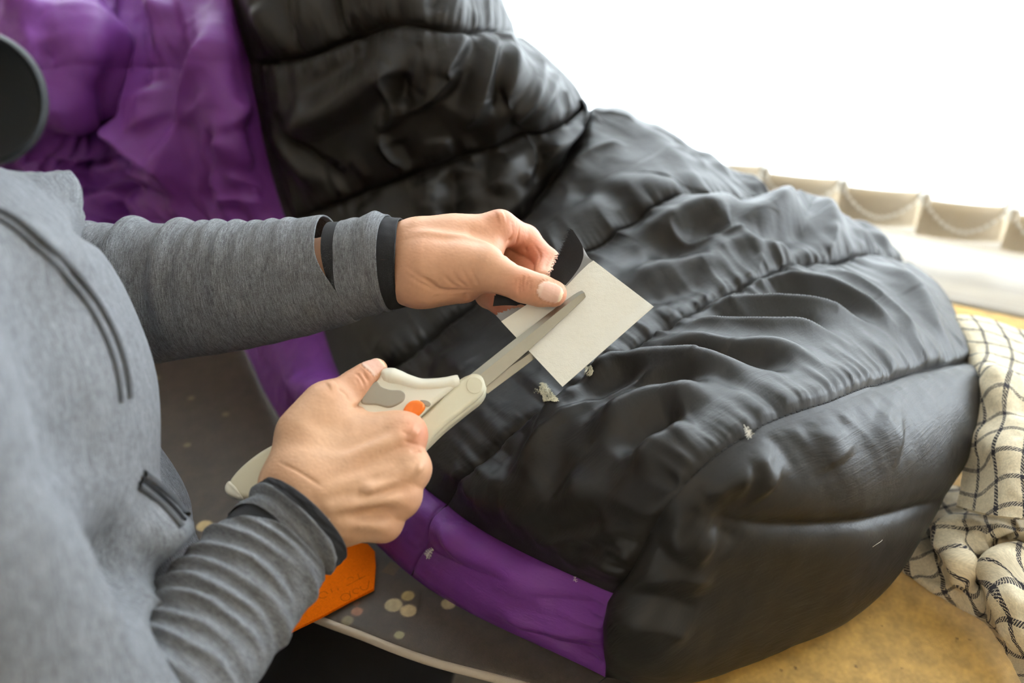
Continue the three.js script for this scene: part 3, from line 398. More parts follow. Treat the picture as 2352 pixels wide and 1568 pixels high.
// stitching along the seams
function stitches(pts, step, len, r) { const c = crv(pts), L = c.getLength(), n = Math.floor(L / step), out = []; for (let i = 0; i < n; i++) { const a = c.getPointAt(i / n), b = c.getPointAt(Math.min(1, i / n + len / L)); out.push(capsuleBetween(a, b, r, 4)); } return out; }
for (const k of [1, 2, 4, 5, 6]) { const row = black[k * PER].filter((p, j) => j % 4 === 0 && j < NF), up = row.map((p) => p.clone().addScaledVector(V3(0, 0.7, 0.5), 0.0006)); const s = part('stitching', mergeGeometries(stitches(up, 0.0045, 0.003, 0.0004)), M.thread, bag); s.userData.kind = 'stuff'; }
for (const k of [5]) { const row = purple[k * PER].filter((p, j) => j % 6 === 0).map((p) => p.clone().addScaledVector(BACK, 0.0008)); const s = part('stitching', mergeGeometries(stitches(row, 0.004, 0.003, 0.0005)), M.thread, bag); s.userData.kind = 'stuff'; }

// ---------------------------------------------------------------- person: hands first
const J = (px, py, off, r) => [WP(px, py, off), r];
const person = thing('person', 'person in grey marl jacket and dark cap cutting with scissors', 'person');
const skinBase = [0.56, 0.335, 0.225];
function handMesh(palm, fingers, kJoin, lo, hi, cell, extra) {
  const f = (x, y, z) => { const p = palm(x, y, z); let d = p; for (const g of fingers) { const q = g(x, y, z); d = Math.min(d, smin(p, q, kJoin)); } return extra ? extra(d, x, y, z) : d; };
  return surfaceNets(f, lo, hi, cell);
}
const bounds = (pts, pad) => { const b = new THREE.Box3().setFromPoints(pts).expandByScalar(pad); return [b.min, b.max]; };
// --- left hand, pinching the patch
const L = {
  palm: blend([
    cone(WP(905, 564, .013), WP(965, 552, .008), .0128, .0125), cone(WP(905, 648, .015), WP(955, 650, .010), .0120, .0125), cone(WP(900, 602, .013), WP(980, 600, .006), .0165, .017),
    cone(WP(960, 552, .008), WP(1145, 522, .012), .0120, .0092), cone(WP(960, 570, .02), WP(1150, 528, .032), .012, .009), cone(WP(950, 600, .03), WP(1135, 552, .05), .012, .009), cone(WP(950, 620, .035), WP(1110, 585, .065), .012, .0085),
    cone(WP(985, 622, .004), WP(1108, 612, -.002), .0190, .0125), cone(WP(960, 652, .010), WP(1065, 655, .012), .0118, .0108), cone(WP(1040, 560, .012), WP(1110, 570, .012), .016, .013), cone(WP(1060, 600, .03), WP(1110, 590, .05), .016, .010),
  ], 0.010),
  thumb: chain([J(1060, 612, .000, .0150), J(1122, 622, -.005, .0118), J(1205, 657, -.009, .0092), J(1240, 667, -.0095, .0088), J(1271, 674, -.0085, .0079)]),
  index: chain([J(1150, 520, .012, .0094), J(1206, 551, .034, .0092), J(1256, 600, .026, .0078), J(1250, 640, .012, .0064)]),
  middle: chain([J(1150, 532, .034, .0092), J(1188, 590, .046, .0086), J(1238, 640, .026, .0076), J(1236, 668, .012, .0066)]),
  ring: chain([J(1136, 556, .052, .0088), J(1155, 640, .056, .0084), J(1205, 690, .034, .0074), J(1215, 705, .015, .0064)]),
  pinky: chain([J(1100, 590, .064, .0082), J(1122, 676, .040, .0080), J(1184, 724, .022, .0070), J(1196, 712, .013, .0058)]),
};
// --- right hand, closed round the handles
const R = {
  palm: blend([
    cone(WP(652, 1122, -.016), WP(700, 1090, -.018), .0115, .0135), cone(WP(722, 1222, -.015), WP(765, 1200, -.016), .0115, .0120), cone(WP(660, 1190, -.018), WP(730, 1140, -.018), .0175, .017),
    cone(WP(690, 1095, -.016), WP(935, 998, -.016), .0150, .0098), cone(WP(710, 1120, -.018), WP(945, 1075, -.018), .0150, .0092), cone(WP(725, 1150, -.018), WP(922, 1142, -.016), .0145, .0088), cone(WP(750, 1190, -.014), WP(880, 1200, -.010), .0130, .0088),
    cone(WP(672, 1095, -.014), WP(705, 1005, -.012), .0130, .0150), cone(WP(730, 1015, -.008), WP(900, 988, -.010), .0150, .0105), cone(WP(712, 1000, -.010), WP(752, 935, -.010), .0150, .0125), cone(WP(800, 1040, -.004), WP(880, 1080, -.002), .016, .014), cone(WP(750, 960, -.008), WP(790, 975, -.004), .0125, .010),
  ], 0.012),
  thumb: chain([J(712, 1000, -.010, .0150), J(755, 932, -.010, .0120), J(818, 884, -.006, .0086), J(842, 864, -.005, .0072), J(866, 847, -.004, .0060)]),
  index: chain([J(935, 998, -.016, .0098), J(945, 1010, .022, .0086), J(905, 1000, .034, .0078), J(870, 985, .028, .0066)]),
  middle: chain([J(947, 1077, -.018, .0094), J(952, 1085, .022, .0086), J(905, 1060, .036, .0078), J(860, 1040, .030, .0066)]),
  ring: chain([J(924, 1143, -.016, .0090), J(925, 1150, .022, .0084), J(880, 1115, .036, .0076), J(835, 1090, .030, .0066)]),
  pinky: chain([J(880, 1202, -.010, .0090), J(876, 1205, .018, .0076), J(840, 1165, .032, .0070), J(800, 1135, .028, .0060)]),
  tendons: [cone(WP(740, 1130, -.034), WP(930, 1075, -.0275), .0022, .003), cone(WP(760, 1165, -.032), WP(905, 1140, -.0255), .0022, .0028), cone(WP(780, 1195, -.0265), WP(865, 1200, -.019), .0022, .0028), cone(WP(850, 1120, -.031), WP(935, 1105, -.022), .0018, .0018), cone(WP(735, 1100, -.033), WP(915, 1005, -.026), .0018, .003)],
};
function creaseSkin(g, list) { const fl = foldLines(g, list), p = g.attributes.position, n = g.attributes.normal; for (let i = 0; i < p.count; i++) { const x = p.getX(i), y = p.getY(i), z = p.getZ(i), d = foldAt(fl, x, y, z) + 0.00012 * nz(x * 900, y * 900, z * 900); if (d) p.setXYZ(i, x + n.getX(i) * d, y + n.getY(i) * d, z + n.getZ(i) * d); } g.computeVertexNormals(); return g; }
const lCreases = [
  [-.0011, .0008, [[1195, 634], [1192, 655], [1190, 678]]], [-.0010, .0008, [[1203, 630], [1200, 650], [1198, 672]]], [-.0008, .0007, [[1212, 632], [1208, 648], [1205, 662]]], [-.0006, .0007, [[1220, 640], [1218, 655], [1216, 668]]], [-.0005, .0007, [[1183, 640], [1181, 660]]],
  [-.0015, .0013, [[1174, 512], [1171, 552], [1152, 592]]], [-.0016, .0013, [[1214, 540], [1206, 574], [1188, 608]]], [-.0012, .0010, [[1270, 584], [1254, 606], [1241, 626]]], [-.0007, .0008, [[1192, 520], [1190, 545], [1184, 562]]], [-.0007, .0008, [[1226, 560], [1240, 590], [1232, 612]]],
  [-.0016, .0014, [[934, 612], [985, 644], [1014, 666], [1078, 668]]], [-.0009, .0010, [[936, 628], [975, 655], [1010, 672]]], [-.0008, .0009, [[1017, 632], [1040, 655], [1058, 662]]], [-.0008, .0009, [[1040, 620], [1055, 645], [1072, 660]]], [-.0007, .0009, [[1077, 615], [1092, 640], [1100, 655]]], [-.0007, .0009, [[1060, 618], [1074, 642], [1084, 657]]], [-.0010, .0010, [[1068, 672], [1074, 690]]], [-.0008, .001, [[945, 655], [965, 670], [1000, 680], [1040, 678]]],
  [.0014, .0035, [[930, 540], [1010, 540], [1103, 556], [1140, 585]]], [-.0012, .005, [[1060, 530], [1110, 538], [1145, 555]]], [.0012, .004, [[1140, 498], [1160, 494]]], [.0010, .004, [[950, 690], [1000, 690], [1050, 685]]],
];
const rCreases = [
  [-.0026, .0013, [[846, 918], [830, 930], [806, 937]]], [-.0010, .0009, [[824, 850], [838, 860], [850, 884]]], [-.0007, .0008, [[814, 856], [828, 868], [838, 886]]], [-.0005, .0007, [[808, 864], [820, 876], [828, 892]]],
  [.0022, .0035, [[790, 1140], [860, 1122], [944, 1092]]], [.0020, .0032, [[770, 1168], [850, 1150], [930, 1142]]], [-.0018, .0035, [[800, 1152], [870, 1136], [950, 1116]]], [-.0020, .0035, [[790, 1192], [850, 1180], [925, 1176]]], [.0016, .0032, [[800, 1205], [850, 1205], [895, 1212]]], [-.0016, .004, [[820, 1110], [880, 1088], [958, 1048]]], [.0012, .0035, [[740, 1060], [840, 1030], [935, 1000]]],
  [.0014, .003, [[940, 985], [962, 1004]]], [.0012, .003, [[955, 1070], [972, 1082]]], [-.0016, .0014, [[972, 1036], [955, 1032], [940, 1036]]], [-.0007, .0009, [[925, 1012], [945, 1018], [960, 1020]]], [-.0005, .0008, [[920, 990], [940, 1000]]], [-.0005, .0009, [[770, 892], [790, 904], [806, 920]]], [-.0005, .0009, [[790, 910], [806, 920]]], [.0012, .004, [[752, 888], [775, 882]]], [-.0010, .006, [[690, 960], [760, 980], [820, 980]]], [-.0006, .001, [[640, 1060], [690, 1085], [740, 1120]]],
];
function paintSkin(g, spots, nails, base) {
  const p = g.attributes.position, n = g.attributes.normal, c = new Float32Array(p.count * 3), uv = new Float32Array(p.count * 2), v = V3(), nn = V3();
  for (let i = 0; i < p.count; i++) {
    v.fromBufferAttribute(p, i); nn.fromBufferAttribute(n, i); let red = 0; for (const s of spots) { const d = v.distanceTo(s.p) / s.r; red += s.k * Math.exp(-d * d); }
    const m = 1 + 0.10 * fbm(v.x * 70, v.y * 70, v.z * 70, 3) + 0.05 * nz(v.x * 400, v.y * 400, v.z * 400), rr = red + 0.16 * fbm(v.x * 45 + 9, v.y * 45, v.z * 45, 2);
    let r = base[0] * m * (1 + 0.06 * rr), gg = base[1] * m * (1 - 0.30 * rr), b = base[2] * m * (1 - 0.30 * rr);
    for (const k of nails) {
      const q = v.clone().sub(k.c), l = q.dot(k.l) / k.L, w = q.dot(k.w) / k.Wd, h = q.dot(k.n); if (h < -0.006 || nn.dot(k.n) < -0.1) continue;
      const e = Math.pow(Math.abs(l), 2.6) + Math.pow(Math.abs(w), 2.6);
      if (e < 1) { const tip = sstep(0.66, 0.82, l), moon = sstep(-0.55, -0.75, l); r = lerp(lerp(0.66, 0.72, moon), 0.74, tip); gg = lerp(lerp(0.40, 0.50, moon), 0.60, tip); b = lerp(lerp(0.31, 0.40, moon), 0.42, tip); v.addScaledVector(k.n, 0.00035 - 0.0009 * Math.pow(Math.abs(w), 3) * 0); } else if (e < 1.7 && l < 0.8) { const q2 = 1 - (e - 1) / 0.7; v.addScaledVector(nn, -0.0004 * Math.sin(Math.PI * q2) + 0.0003 * (1 - q2)); }
    }
    p.setXYZ(i, v.x, v.y, v.z); c.set([r, gg, b], i * 3); uv[2 * i] = v.x + v.z; uv[2 * i + 1] = v.y;
  }
  g.setAttribute('color', new THREE.BufferAttribute(c, 3)); g.setAttribute('uv', new THREE.BufferAttribute(uv, 2)); if (nails.length) g.computeVertexNormals(); return g;
}
const nail = (c, tip, up, Lh, Wh) => { const l = tip.clone().sub(c).normalize(), w = up.clone().cross(l).normalize(), n = l.clone().cross(w).normalize(); if (n.dot(BACK) < 0) n.negate(); return { c, l, w, n, L: Lh, Wd: Wh }; };
const spot = (px, py, off, r, k) => ({ p: WP(px, py, off), r, k });
const lPts = [WP(850, 480, 0), WP(850, 720, 0), WP(1330, 620, -.02), WP(1330, 760, .07), WP(1150, 470, .02), WP(1100, 590, .075)], rPts = [WP(590, 1080, -.03), WP(690, 1280, -.03), WP(990, 1000, -.03), WP(980, 1230, .05), WP(870, 815, -.01), WP(800, 1100, .05)];
const lHand = paintSkin(creaseSkin(handMesh(L.palm, [L.thumb, L.index, L.middle, L.ring, L.pinky], 0.007, ...bounds(lPts, .012), 0.0009), lCreases),
  [spot(1215, 560, .02, .018, .5), spot(1240, 600, .02, .016, .5), spot(1205, 655, -.017, .010, .5), spot(1150, 500, .004, .012, .35), spot(1130, 720, .02, .016, .9), spot(1290, 680, -.012, .008, .5)],
  [nail(WP(1264, 671, -.0165), WP(1290, 679, -.0155), BACK, .0076, .0057)], [0.52, 0.275, 0.165]);
const rHand = paintSkin(creaseSkin(handMesh((x, y, z) => { let d = R.palm(x, y, z); for (const t of R.tendons) d = smin(d, t(x, y, z), 0.005); return d; }, [R.thumb, R.index, R.middle, R.ring, R.pinky], 0.007, ...bounds(rPts, .012), 0.0009), rCreases),
  [spot(955, 995, -.02, .010, 1.1), spot(962, 1075, -.018, .008, .5), spot(935, 1145, -.018, .008, .4), spot(845, 860, -.012, .012, .45), spot(770, 895, -.015, .012, .25), spot(895, 1215, -.012, .008, .3)],
  [nail(WP(862, 841, -.0098), WP(880, 827, -.0085), UP, .0055, .0050)], [0.54, 0.315, 0.19]);

// --- rest of the body (mostly inside the clothes) as one coarse figure joined to the hands
const HIPL = W(-300, 1900, .56), HIPR = W(-320, 2050, .47), KNEEL = WH(870, 1490, -.19), KNEER = WH(640, 1700, -.2);
const headC = W(-560, 60, .50);
const lShoulder = W(-330, 420, .60), rShoulder = W(-520, 900, .33), lElbow = W(130, 688, .668), rElbow = W(230, 1780, .438);
const bodyF = blend([
  cone(W(-330, 760, .50), W(-300, 1150, .50), .095, .10), cone(W(-300, 1150, .50), HIPL, .10, .10), cone(lShoulder, rShoulder, .05, .05), cone(lShoulder, lElbow, .038, .03), cone(rShoulder, rElbow, .038, .03),
  cone(lElbow, WP(880, 604, .015), .030, .0185), cone(rElbow, W(465, 1470, .494), .026, .024), cone(W(465, 1470, .494), WP(668, 1184, -.014), .024, .0185), cone(W(-420, 640, .48), headC, .048, .045), cone(headC, headC.clone().addScaledVector(UP, .02), .075, .078), cone(headC, headC.clone().add(V3(.045, -.035, -.02)), .06, .045),
  cone(headC.clone().add(V3(.085, -.03, -.035)), headC.clone().add(V3(.098, -.042, -.042)), .006, .009), cone(headC.clone().add(V3(-.01, -.01, .078)), headC.clone().add(V3(-.012, -.03, .08)), .010, .008),
], 0.03);
const bodyG = paintSkin(surfaceNets(bodyF, ...bounds([headC.clone().add(V3(.1, .12, .1)), headC.clone().add(V3(-.12, .05, -.1)), HIPL, HIPR, lElbow, rElbow, lShoulder, rShoulder, WP(885, 602, .01), WP(672, 1165, -.016)], .13), 0.008), [], [], skinBase);
const bodyAll = mergeGeometries([lHand, rHand, bodyG].map((g) => { const q = g.clone(); return q; }));
part('body', bodyAll, M.skin, person).userData.label = 'bare hands, one holding the patch and one the scissors';

// ---------------------------------------------------------------- jacket
function sweep(ax, nS, nT, disp, s0 = () => 0, s1 = () => 1, lip = 0) {
  // ax: [px, py, depth, radius px, flatness]; s runs along, theta round (0 faces the lens, pi/2 up)
  const C = crv(ax.map((a) => W(a[0], a[1], a[2]))), rad = (t) => { const k = t * (ax.length - 1), i = Math.min(ax.length - 2, Math.floor(k)), f = k - i, r0 = ax[i][3] * ax[i][2] / FPX, r1 = ax[i + 1][3] * ax[i + 1][2] / FPX, sf = f * f * (3 - 2 * f) * 0.4 + f * 0.6; return [lerp(r0, r1, sf), lerp(ax[i][4] ?? 0.85, ax[i + 1][4] ?? 0.85, f)]; };
  const rows = [], uvs = [], Lc = C.getLength();
  for (let i = 0; i <= nS + (lip ? 3 : 0); i++) {
    const row = [], uvr = [];
    for (let j = 0; j <= nT; j++) {
      const th = (j / nT) * 2 * Math.PI, a = s0(th), b = s1(th), end = Math.max(0, i - nS), t = clamp(lerp(a, b, Math.min(1, i / nS))) , c = C.getPoint(t), T = C.getTangent(t), V = BACK.clone().addScaledVector(T, -BACK.dot(T)).normalize(), U = T.clone().cross(V).normalize(); if (U.dot(UP) < 0) U.negate();
      const [r, fl] = rad(t), d = disp(t, th), k = end ? -lip * [0, .5, 1, 1.0][end] : 0, tt = end ? -lip * [0, -.3, .3, 3][end] : 0;
      const w = V.clone().multiplyScalar(Math.cos(th)).addScaledVector(U, Math.sin(th));
      row.push(c.clone().addScaledVector(V, (r * fl) * Math.cos(th)).addScaledVector(U, r * Math.sin(th)).addScaledVector(w, d + k).addScaledVector(T, tt)); uvr.push([th * 0.035, t * Lc]);
    }
    rows.push(row); uvs.push(uvr);
  }
  // v streaks run round the arm: swap so that the knit's ribs follow the photograph
  const g = gridGeo(rows, uvs.map((r) => r.map(([u, v]) => [v, u])));
  const n = g.attributes.normal, p = g.attributes.position, mid = C.getPoint(0.5), q = V3(); q.fromBufferAttribute(p, Math.floor((nS / 2) * (nT + 1))); const nn = V3().fromBufferAttribute(n, Math.floor((nS / 2) * (nT + 1)));
  if (nn.dot(BACK) < 0) { for (let i = 0; i < n.array.length; i++) n.array[i] *= -1; const x = g.index.array; for (let i = 0; i < x.length; i += 3) { const t = x[i]; x[i] = x[i + 1]; x[i + 1] = t; } }
  for (let i = 0; i <= nS; i++) { const a = i * (nT + 1), b = a + nT, m = V3().fromBufferAttribute(n, a).add(V3().fromBufferAttribute(n, b)).normalize(); n.setXYZ(a, m.x, m.y, m.z); n.setXYZ(b, m.x, m.y, m.z); }
  return g;
}
const ang = (th) => Math.atan2(Math.sin(th), Math.cos(th));
const rings = (list) => (t, th) => { let s = 0; const a = ang(th), sn = Math.sin(th); for (const [t0, amp, w, slant, c, spread] of list) { const u = (t - t0 - slant * 0.6 * sn - 0.012 * nz(sn * 1.6 + t0 * 30, t0 * 9)) / w, m = c === undefined ? 1 : Math.exp(-Math.pow(ang(a - c) / (spread ?? 1), 2)); s += amp * m * Math.exp(-u * u); } return s; };
// left sleeve; t runs from the elbow (pixel x 100) to the wrist (pixel x 935)
const LAX = [[100, 700, .676, 140], [160, 688, .670, 150], [230, 681, .662, 160], [320, 676, .654, 163], [430, 667, .646, 155], [540, 658, .638, 146], [650, 643, .630, 138], [750, 624, .623, 130], [850, 608, .617, 117, .9], [945, 602, .612, 105, 1]];
const lx = (px) => { const xs = LAX.map((a) => a[0]); for (let i = 0; i + 1 < xs.length; i++) if (px <= xs[i + 1]) return (i + (px - xs[i]) / (xs[i + 1] - xs[i])) / (xs.length - 1); return 1; };
const lRings = rings([[lx(178), .004, .010, .0], [lx(198), .004, .008, 0], [lx(216), .005, .010, .004], [lx(322), .0062, .020, .010, 1.0, 1.0], [lx(300), -.003, .018, .01, .2, 1.2], [lx(428), .0045, .018, .012, 1.0, 1.0], [lx(405), -.0025, .014, .012, .2, 1], [lx(478), .0032, .012, .01, 1.0, .8], [lx(515), .0035, .012, .012, 1.2, .7], [lx(555), .004, .014, .018, .8, .9], [lx(600), .002, .012, .01, 1.0, .8], [lx(640), .002, .014, .012, 1.2, .8], [lx(690), .0015, .014, .01, 1.2, .8], [lx(380), -.003, .02, -.01, -.3, .8], [lx(350), .003, .02, .0, -.5, .8], [lx(450), -.002, .016, -.006, -.4, .7], [lx(250), .003, .018, .004, .6, 1.2]]);
const lDisp = (t, th) => lRings(t, th) + 0.0016 * fbm(t * 14, Math.cos(th) * 1.2, Math.sin(th) * 1.2, 3);
const upper = (th) => sstep(-0.75, 0.4, Math.sin(th));
const jacket = (() => { // torso
  const f0 = blend([cone(W(-315, 940, .475), W(-330, 1180, .472), .126, .126), cone(W(-330, 1180, .472), W(-470, 1640, .46), .126, .126), cone(W(-315, 940, .475), W(-420, 700, .50), .120, .10)], 0.03), f1 = blend([cone(W(-230, 1030, .575), W(-40, 1372, .575), .120, .121), cone(W(-40, 1372, .575), W(90, 1610, .57), .121, .121)], 0.02), f2 = blend([cone(W(140, 690, .668), W(-10, 585, .652), .0385, .042), cone(W(-10, 585, .652), lShoulder, .042, .056), cone(lShoulder, W(-420, 640, .5), .056, .085)], 0.02), f3 = blend([cone(rElbow, rShoulder, .047, .06), cone(rShoulder, W(-420, 760, .46), .06, .1)], 0.03), neck = cone(W(-420, 640, .48), W(-425, 420, .485), .075, .058);
  return surfaceNets((x, y, z) => { let d = smin(f0(x, y, z), f1(x, y, z), 0.003); d = smin(d, f2(x, y, z), 0.012); d = smin(d, f3(x, y, z), 0.02); d = smin(d, neck(x, y, z), 0.03); return d - 0.006 * fbm(x * 11, y * 11, z * 11, 2); }, ...bounds([W(-330, 1500, .47), W(60, 1640, .53), W(140, 690, .668), lShoulder, rShoulder, rElbow, W(-425, 420, .485)], .15), 0.006);
})();
{
  const tf = foldLines(jacket, [
    [-.010, .020, [[60, 690], [130, 740], [200, 780], [240, 830]]], [.008, .018, [[20, 640], [100, 670], [180, 730], [230, 780]]], [.010, .022, [[30, 770], [110, 800], [180, 850], [230, 930]]], [-.008, .022, [[10, 880], [70, 920], [120, 1000]]], [.006, .012, [[120, 1200], [200, 1050], [240, 930]]], [-.006, .014, [[60, 1250], [140, 1130], [190, 1000]]], [.006, .016, [[60, 1400], [160, 1260], [250, 1150]]],
    [-.016, .016, [[345, 1300], [370, 1270], [420, 1250]]], [.010, .014, [[290, 1290], [330, 1230], [400, 1190]]], [.010, .014, [[280, 1400], [330, 1370], [400, 1320]]], [-.010, .02, [[290, 1290], [275, 1330], [280, 1400]]], [.006, .012, [[230, 1450], [260, 1360], [280, 1280]]], [.004, .010, [[10, 520], [100, 580], [190, 680]], 1], [.005, .012, [[60, 430], [110, 480], [150, 540]]], [.005, .008, [[110, 450], [125, 470], [140, 480]]], [.006, .008, [[150, 500], [168, 540], [172, 600]]], [-.006, .006, [[172, 530], [180, 570], [182, 620]]],
  ]);
  const p = jacket.attributes.position, n = jacket.attributes.normal, uv = new Float32Array(p.count * 2), ax0 = W(-330, 700, .48), sd = W(-390, 1500, .47).sub(ax0).normalize(), su = RIGHT.clone().addScaledVector(sd, -RIGHT.dot(sd)).normalize(), sw = sd.clone().cross(su), v = V3(), q = V3();
  for (let i = 0; i < p.count; i++) { v.fromBufferAttribute(p, i); q.copy(v).sub(ax0); uv[2 * i] = Math.atan2(q.dot(sw), q.dot(su)) * 0.12 + 0.15 * q.dot(sd); uv[2 * i + 1] = q.dot(sd); const d = 2.0 * foldAt(tf, v.x, v.y, v.z); v.addScaledVector(V3().fromBufferAttribute(n, i), d); p.setXYZ(i, v.x, v.y, v.z); }
  jacket.setAttribute('uv', new THREE.BufferAttribute(uv, 2)); jacket.computeVertexNormals();
}
const jk = part('jacket', jacket, M.marl, person); jk.userData.label = 'grey marl knit jacket';
// seams and zip lie on the torso: found on its surface
const torsoCast = caster([jk]), onTorso = (x, y, lift) => { let k = null, xx = x; while (!(k = torsoCast(xx, y)) && xx > -300) xx -= 4; return k[0].addScaledVector(k[1], lift); };
const seamLine = [[-30, 465], [40, 500], [110, 556], [170, 614], [222, 680], [258, 742], [282, 800], [297, 860], [303, 910]];
part('seam', tube(seamLine.map(([x, y]) => onTorso(x - 6, y + 4, .0006)), .0016, 90, 8), M.marl, jk);
part('seam', tube(seamLine.map(([x, y]) => onTorso(x - 26, y + 14, .0005)), .0014, 90, 8), M.marl, jk);
const zipLine = [[322, 1100], [340, 1114], [370, 1140], [400, 1170], [422, 1196]];
part('pocket_zip', tube(zipLine.map(([x, y]) => onTorso(x, y, .0004)), .0016, 50, 6), M.cuff, jk).userData.label = 'dark pocket zip';
part('pocket_welt', tube(zipLine.map(([x, y]) => onTorso(x + 6, y - 12, .0006)), .0020, 50, 8), M.marl, jk); part('pocket_welt', tube(zipLine.map(([x, y]) => onTorso(x - 6, y + 14, .0006)), .0020, 50, 8), M.marl, jk);
const e1 = (th) => lx(lerp(803, 768, upper(th)));
part('sleeve', sweep(LAX, 330, 120, lDisp, () => 0, e1, .0012), M.marl, jk);
const slitIn = (th) => -0.0030 * upper(th) - 0.0008;
part('cuff_band', sweep(LAX, 16, 120, (t, th) => slitIn(th) - 0.0006, (th) => lx(lerp(790, 777, upper(th))), (th) => lx(lerp(806, 806, upper(th))), .0008), M.cuff, jk).userData.label = 'black band showing in the sleeve slit';
part('cuff', sweep(LAX, 70, 120, (t, th) => slitIn(th) * (1 - sstep(lx(800), lx(850), t)) + 0.002 * Math.sin(th) * Math.exp(-Math.pow((t - lx(872)) / .012, 2)) - 0.0018 * Math.exp(-Math.pow((t - lx(842)) / .012, 2)) * upper(th) + 0.001 * fbm(t * 30, Math.cos(th) * 2, Math.sin(th) * 2, 2), (th) => lx(lerp(797, 803, upper(th))), () => lx(896), .0010), M.marl, jk);
part('cuff_binding', sweep(LAX, 20, 120, (t, th) => -0.0012 + 0.0005 * nz(th * 4, t * 40), () => lx(888), (th) => lx(930 + 6 * Math.sin(th * 2 + 1)), .0014), M.cuff, jk).userData.label = 'black cuff binding';
// right sleeve; t runs from the elbow to the wrist
const RAX = [[180, 1830, .430, 182], [290, 1695, .450, 178], [385, 1575, .470, 170], [465, 1470, .488, 160], [535, 1380, .503, 151], [598, 1302, .515, 142], [652, 1236, .524, 132], [702, 1190, .529, 128, .95], [740, 1150, .532, 122, 1]];
const rRings = rings([[.12, .004, .016, -.01], [.20, .0042, .014, -.015, .9, 1.4], [.26, .0036, .012, -.02, .5, 1.2], [.31, .0040, .012, -.02, 0.9, 1.3], [.365, .0040, .013, -.024, .4, 1.2], [.42, .0046, .014, -.02, .6, 1.3], [.48, .0034, .014, -.026, 1.0, 1.1], [.54, .0042, .015, -.025, .4, 1.3], [.61, .0036, .014, -.02, .9, 1.2], [.67, .0026, .013, -.02, .2, 1.1], [.72, .0022, .012, -.01, .8, 1.0], [.57, -.002, .016, .02, -.6, .8], [.45, -.002, .016, .02, -.7, .8], [.66, .003, .02, .03, -.9, .7], [.5, .003, .02, .03, -1.0, .7]]);
const cz = (th) => Math.max(0, Math.cos(th)), rDisp = (t, th) => rRings(t - .045 * cz(th), th) * 0.9 + 0.002 * fbm(t * 12 + 4, Math.cos(th) * 1.2, Math.sin(th) * 1.2, 3);
const rUp = (th) => Math.exp(-Math.pow(ang(th - 1.15) / 0.95, 2));
part('sleeve', sweep(RAX, 330, 120, rDisp, () => 0, (th) => lerp(.72, .632, rUp(th)) + .07 * cz(th), .0014), M.marl, jk);
part('cuff_band', sweep(RAX, 20, 120, () => -0.0014, (th) => .60 + .05 * cz(th), (th) => lerp(.69, .715, rUp(th)) + .075 * cz(th), .0010), M.cuff, jk).userData.label = 'black band showing in the sleeve slit';
part('cuff', sweep(RAX, 90, 120, (t, th) => { const q = t - .09 * cz(th); return -.0004 + 0.0016 * Math.exp(-Math.pow((q - .795) / .018, 2)) - 0.0022 * Math.exp(-Math.pow((q - .755) / .018, 2)) + 0.0012 * fbm(t * 30, Math.cos(th) * 2, Math.sin(th) * 2, 2); }, (th) => lerp(.68, .706, rUp(th)) + .075 * cz(th), (th) => .818 + .09 * cz(th), .0012), M.marl, jk);
part('cuff_binding', sweep(RAX, 20, 120, (t, th) => 0.0006 + 0.0006 * nz(th * 4, t * 40), (th) => .800 + .09 * cz(th), (th) => .866 + .095 * cz(th) + .004 * Math.sin(th * 2), .0018), M.cuff, jk).userData.label = 'black cuff binding';
// lint on the cuff bindings
{
  const bits = []; for (let i = 0; i < 46; i++) { const left = i < 28, ax = left ? LAX : RAX, C = crv(ax.map((a) => W(a[0], a[1], a[2]))), t = left ? lx(892 + rnd() * 38) : .91 + rnd() * .035, th = (rnd() - .5) * 1.2, c = C.getPoint(t), T = C.getTangent(t), V = BACK.clone().addScaledVector(T, -BACK.dot(T)).normalize(), U = T.clone().cross(V).normalize(); if (U.dot(UP) < 0) U.negate(); const r = left ? .0275 : .0268, p = c.clone().addScaledVector(V, r * .86 * Math.cos(th)).addScaledVector(U, r * Math.sin(th)), q = p.clone().add(V3(rnd() - .5, rnd() - .5, rnd() - .5).multiplyScalar(.005)).addScaledVector(V, .0005); bits.push(tube([p, p.clone().lerp(q, .5).addScaledVector(U, (rnd() - .5) * .002), q], .00016, 6, 4)); }
  const l = part('lint', mergeGeometries(bits), M.feather, jk); l.userData.kind = 'stuff';
}
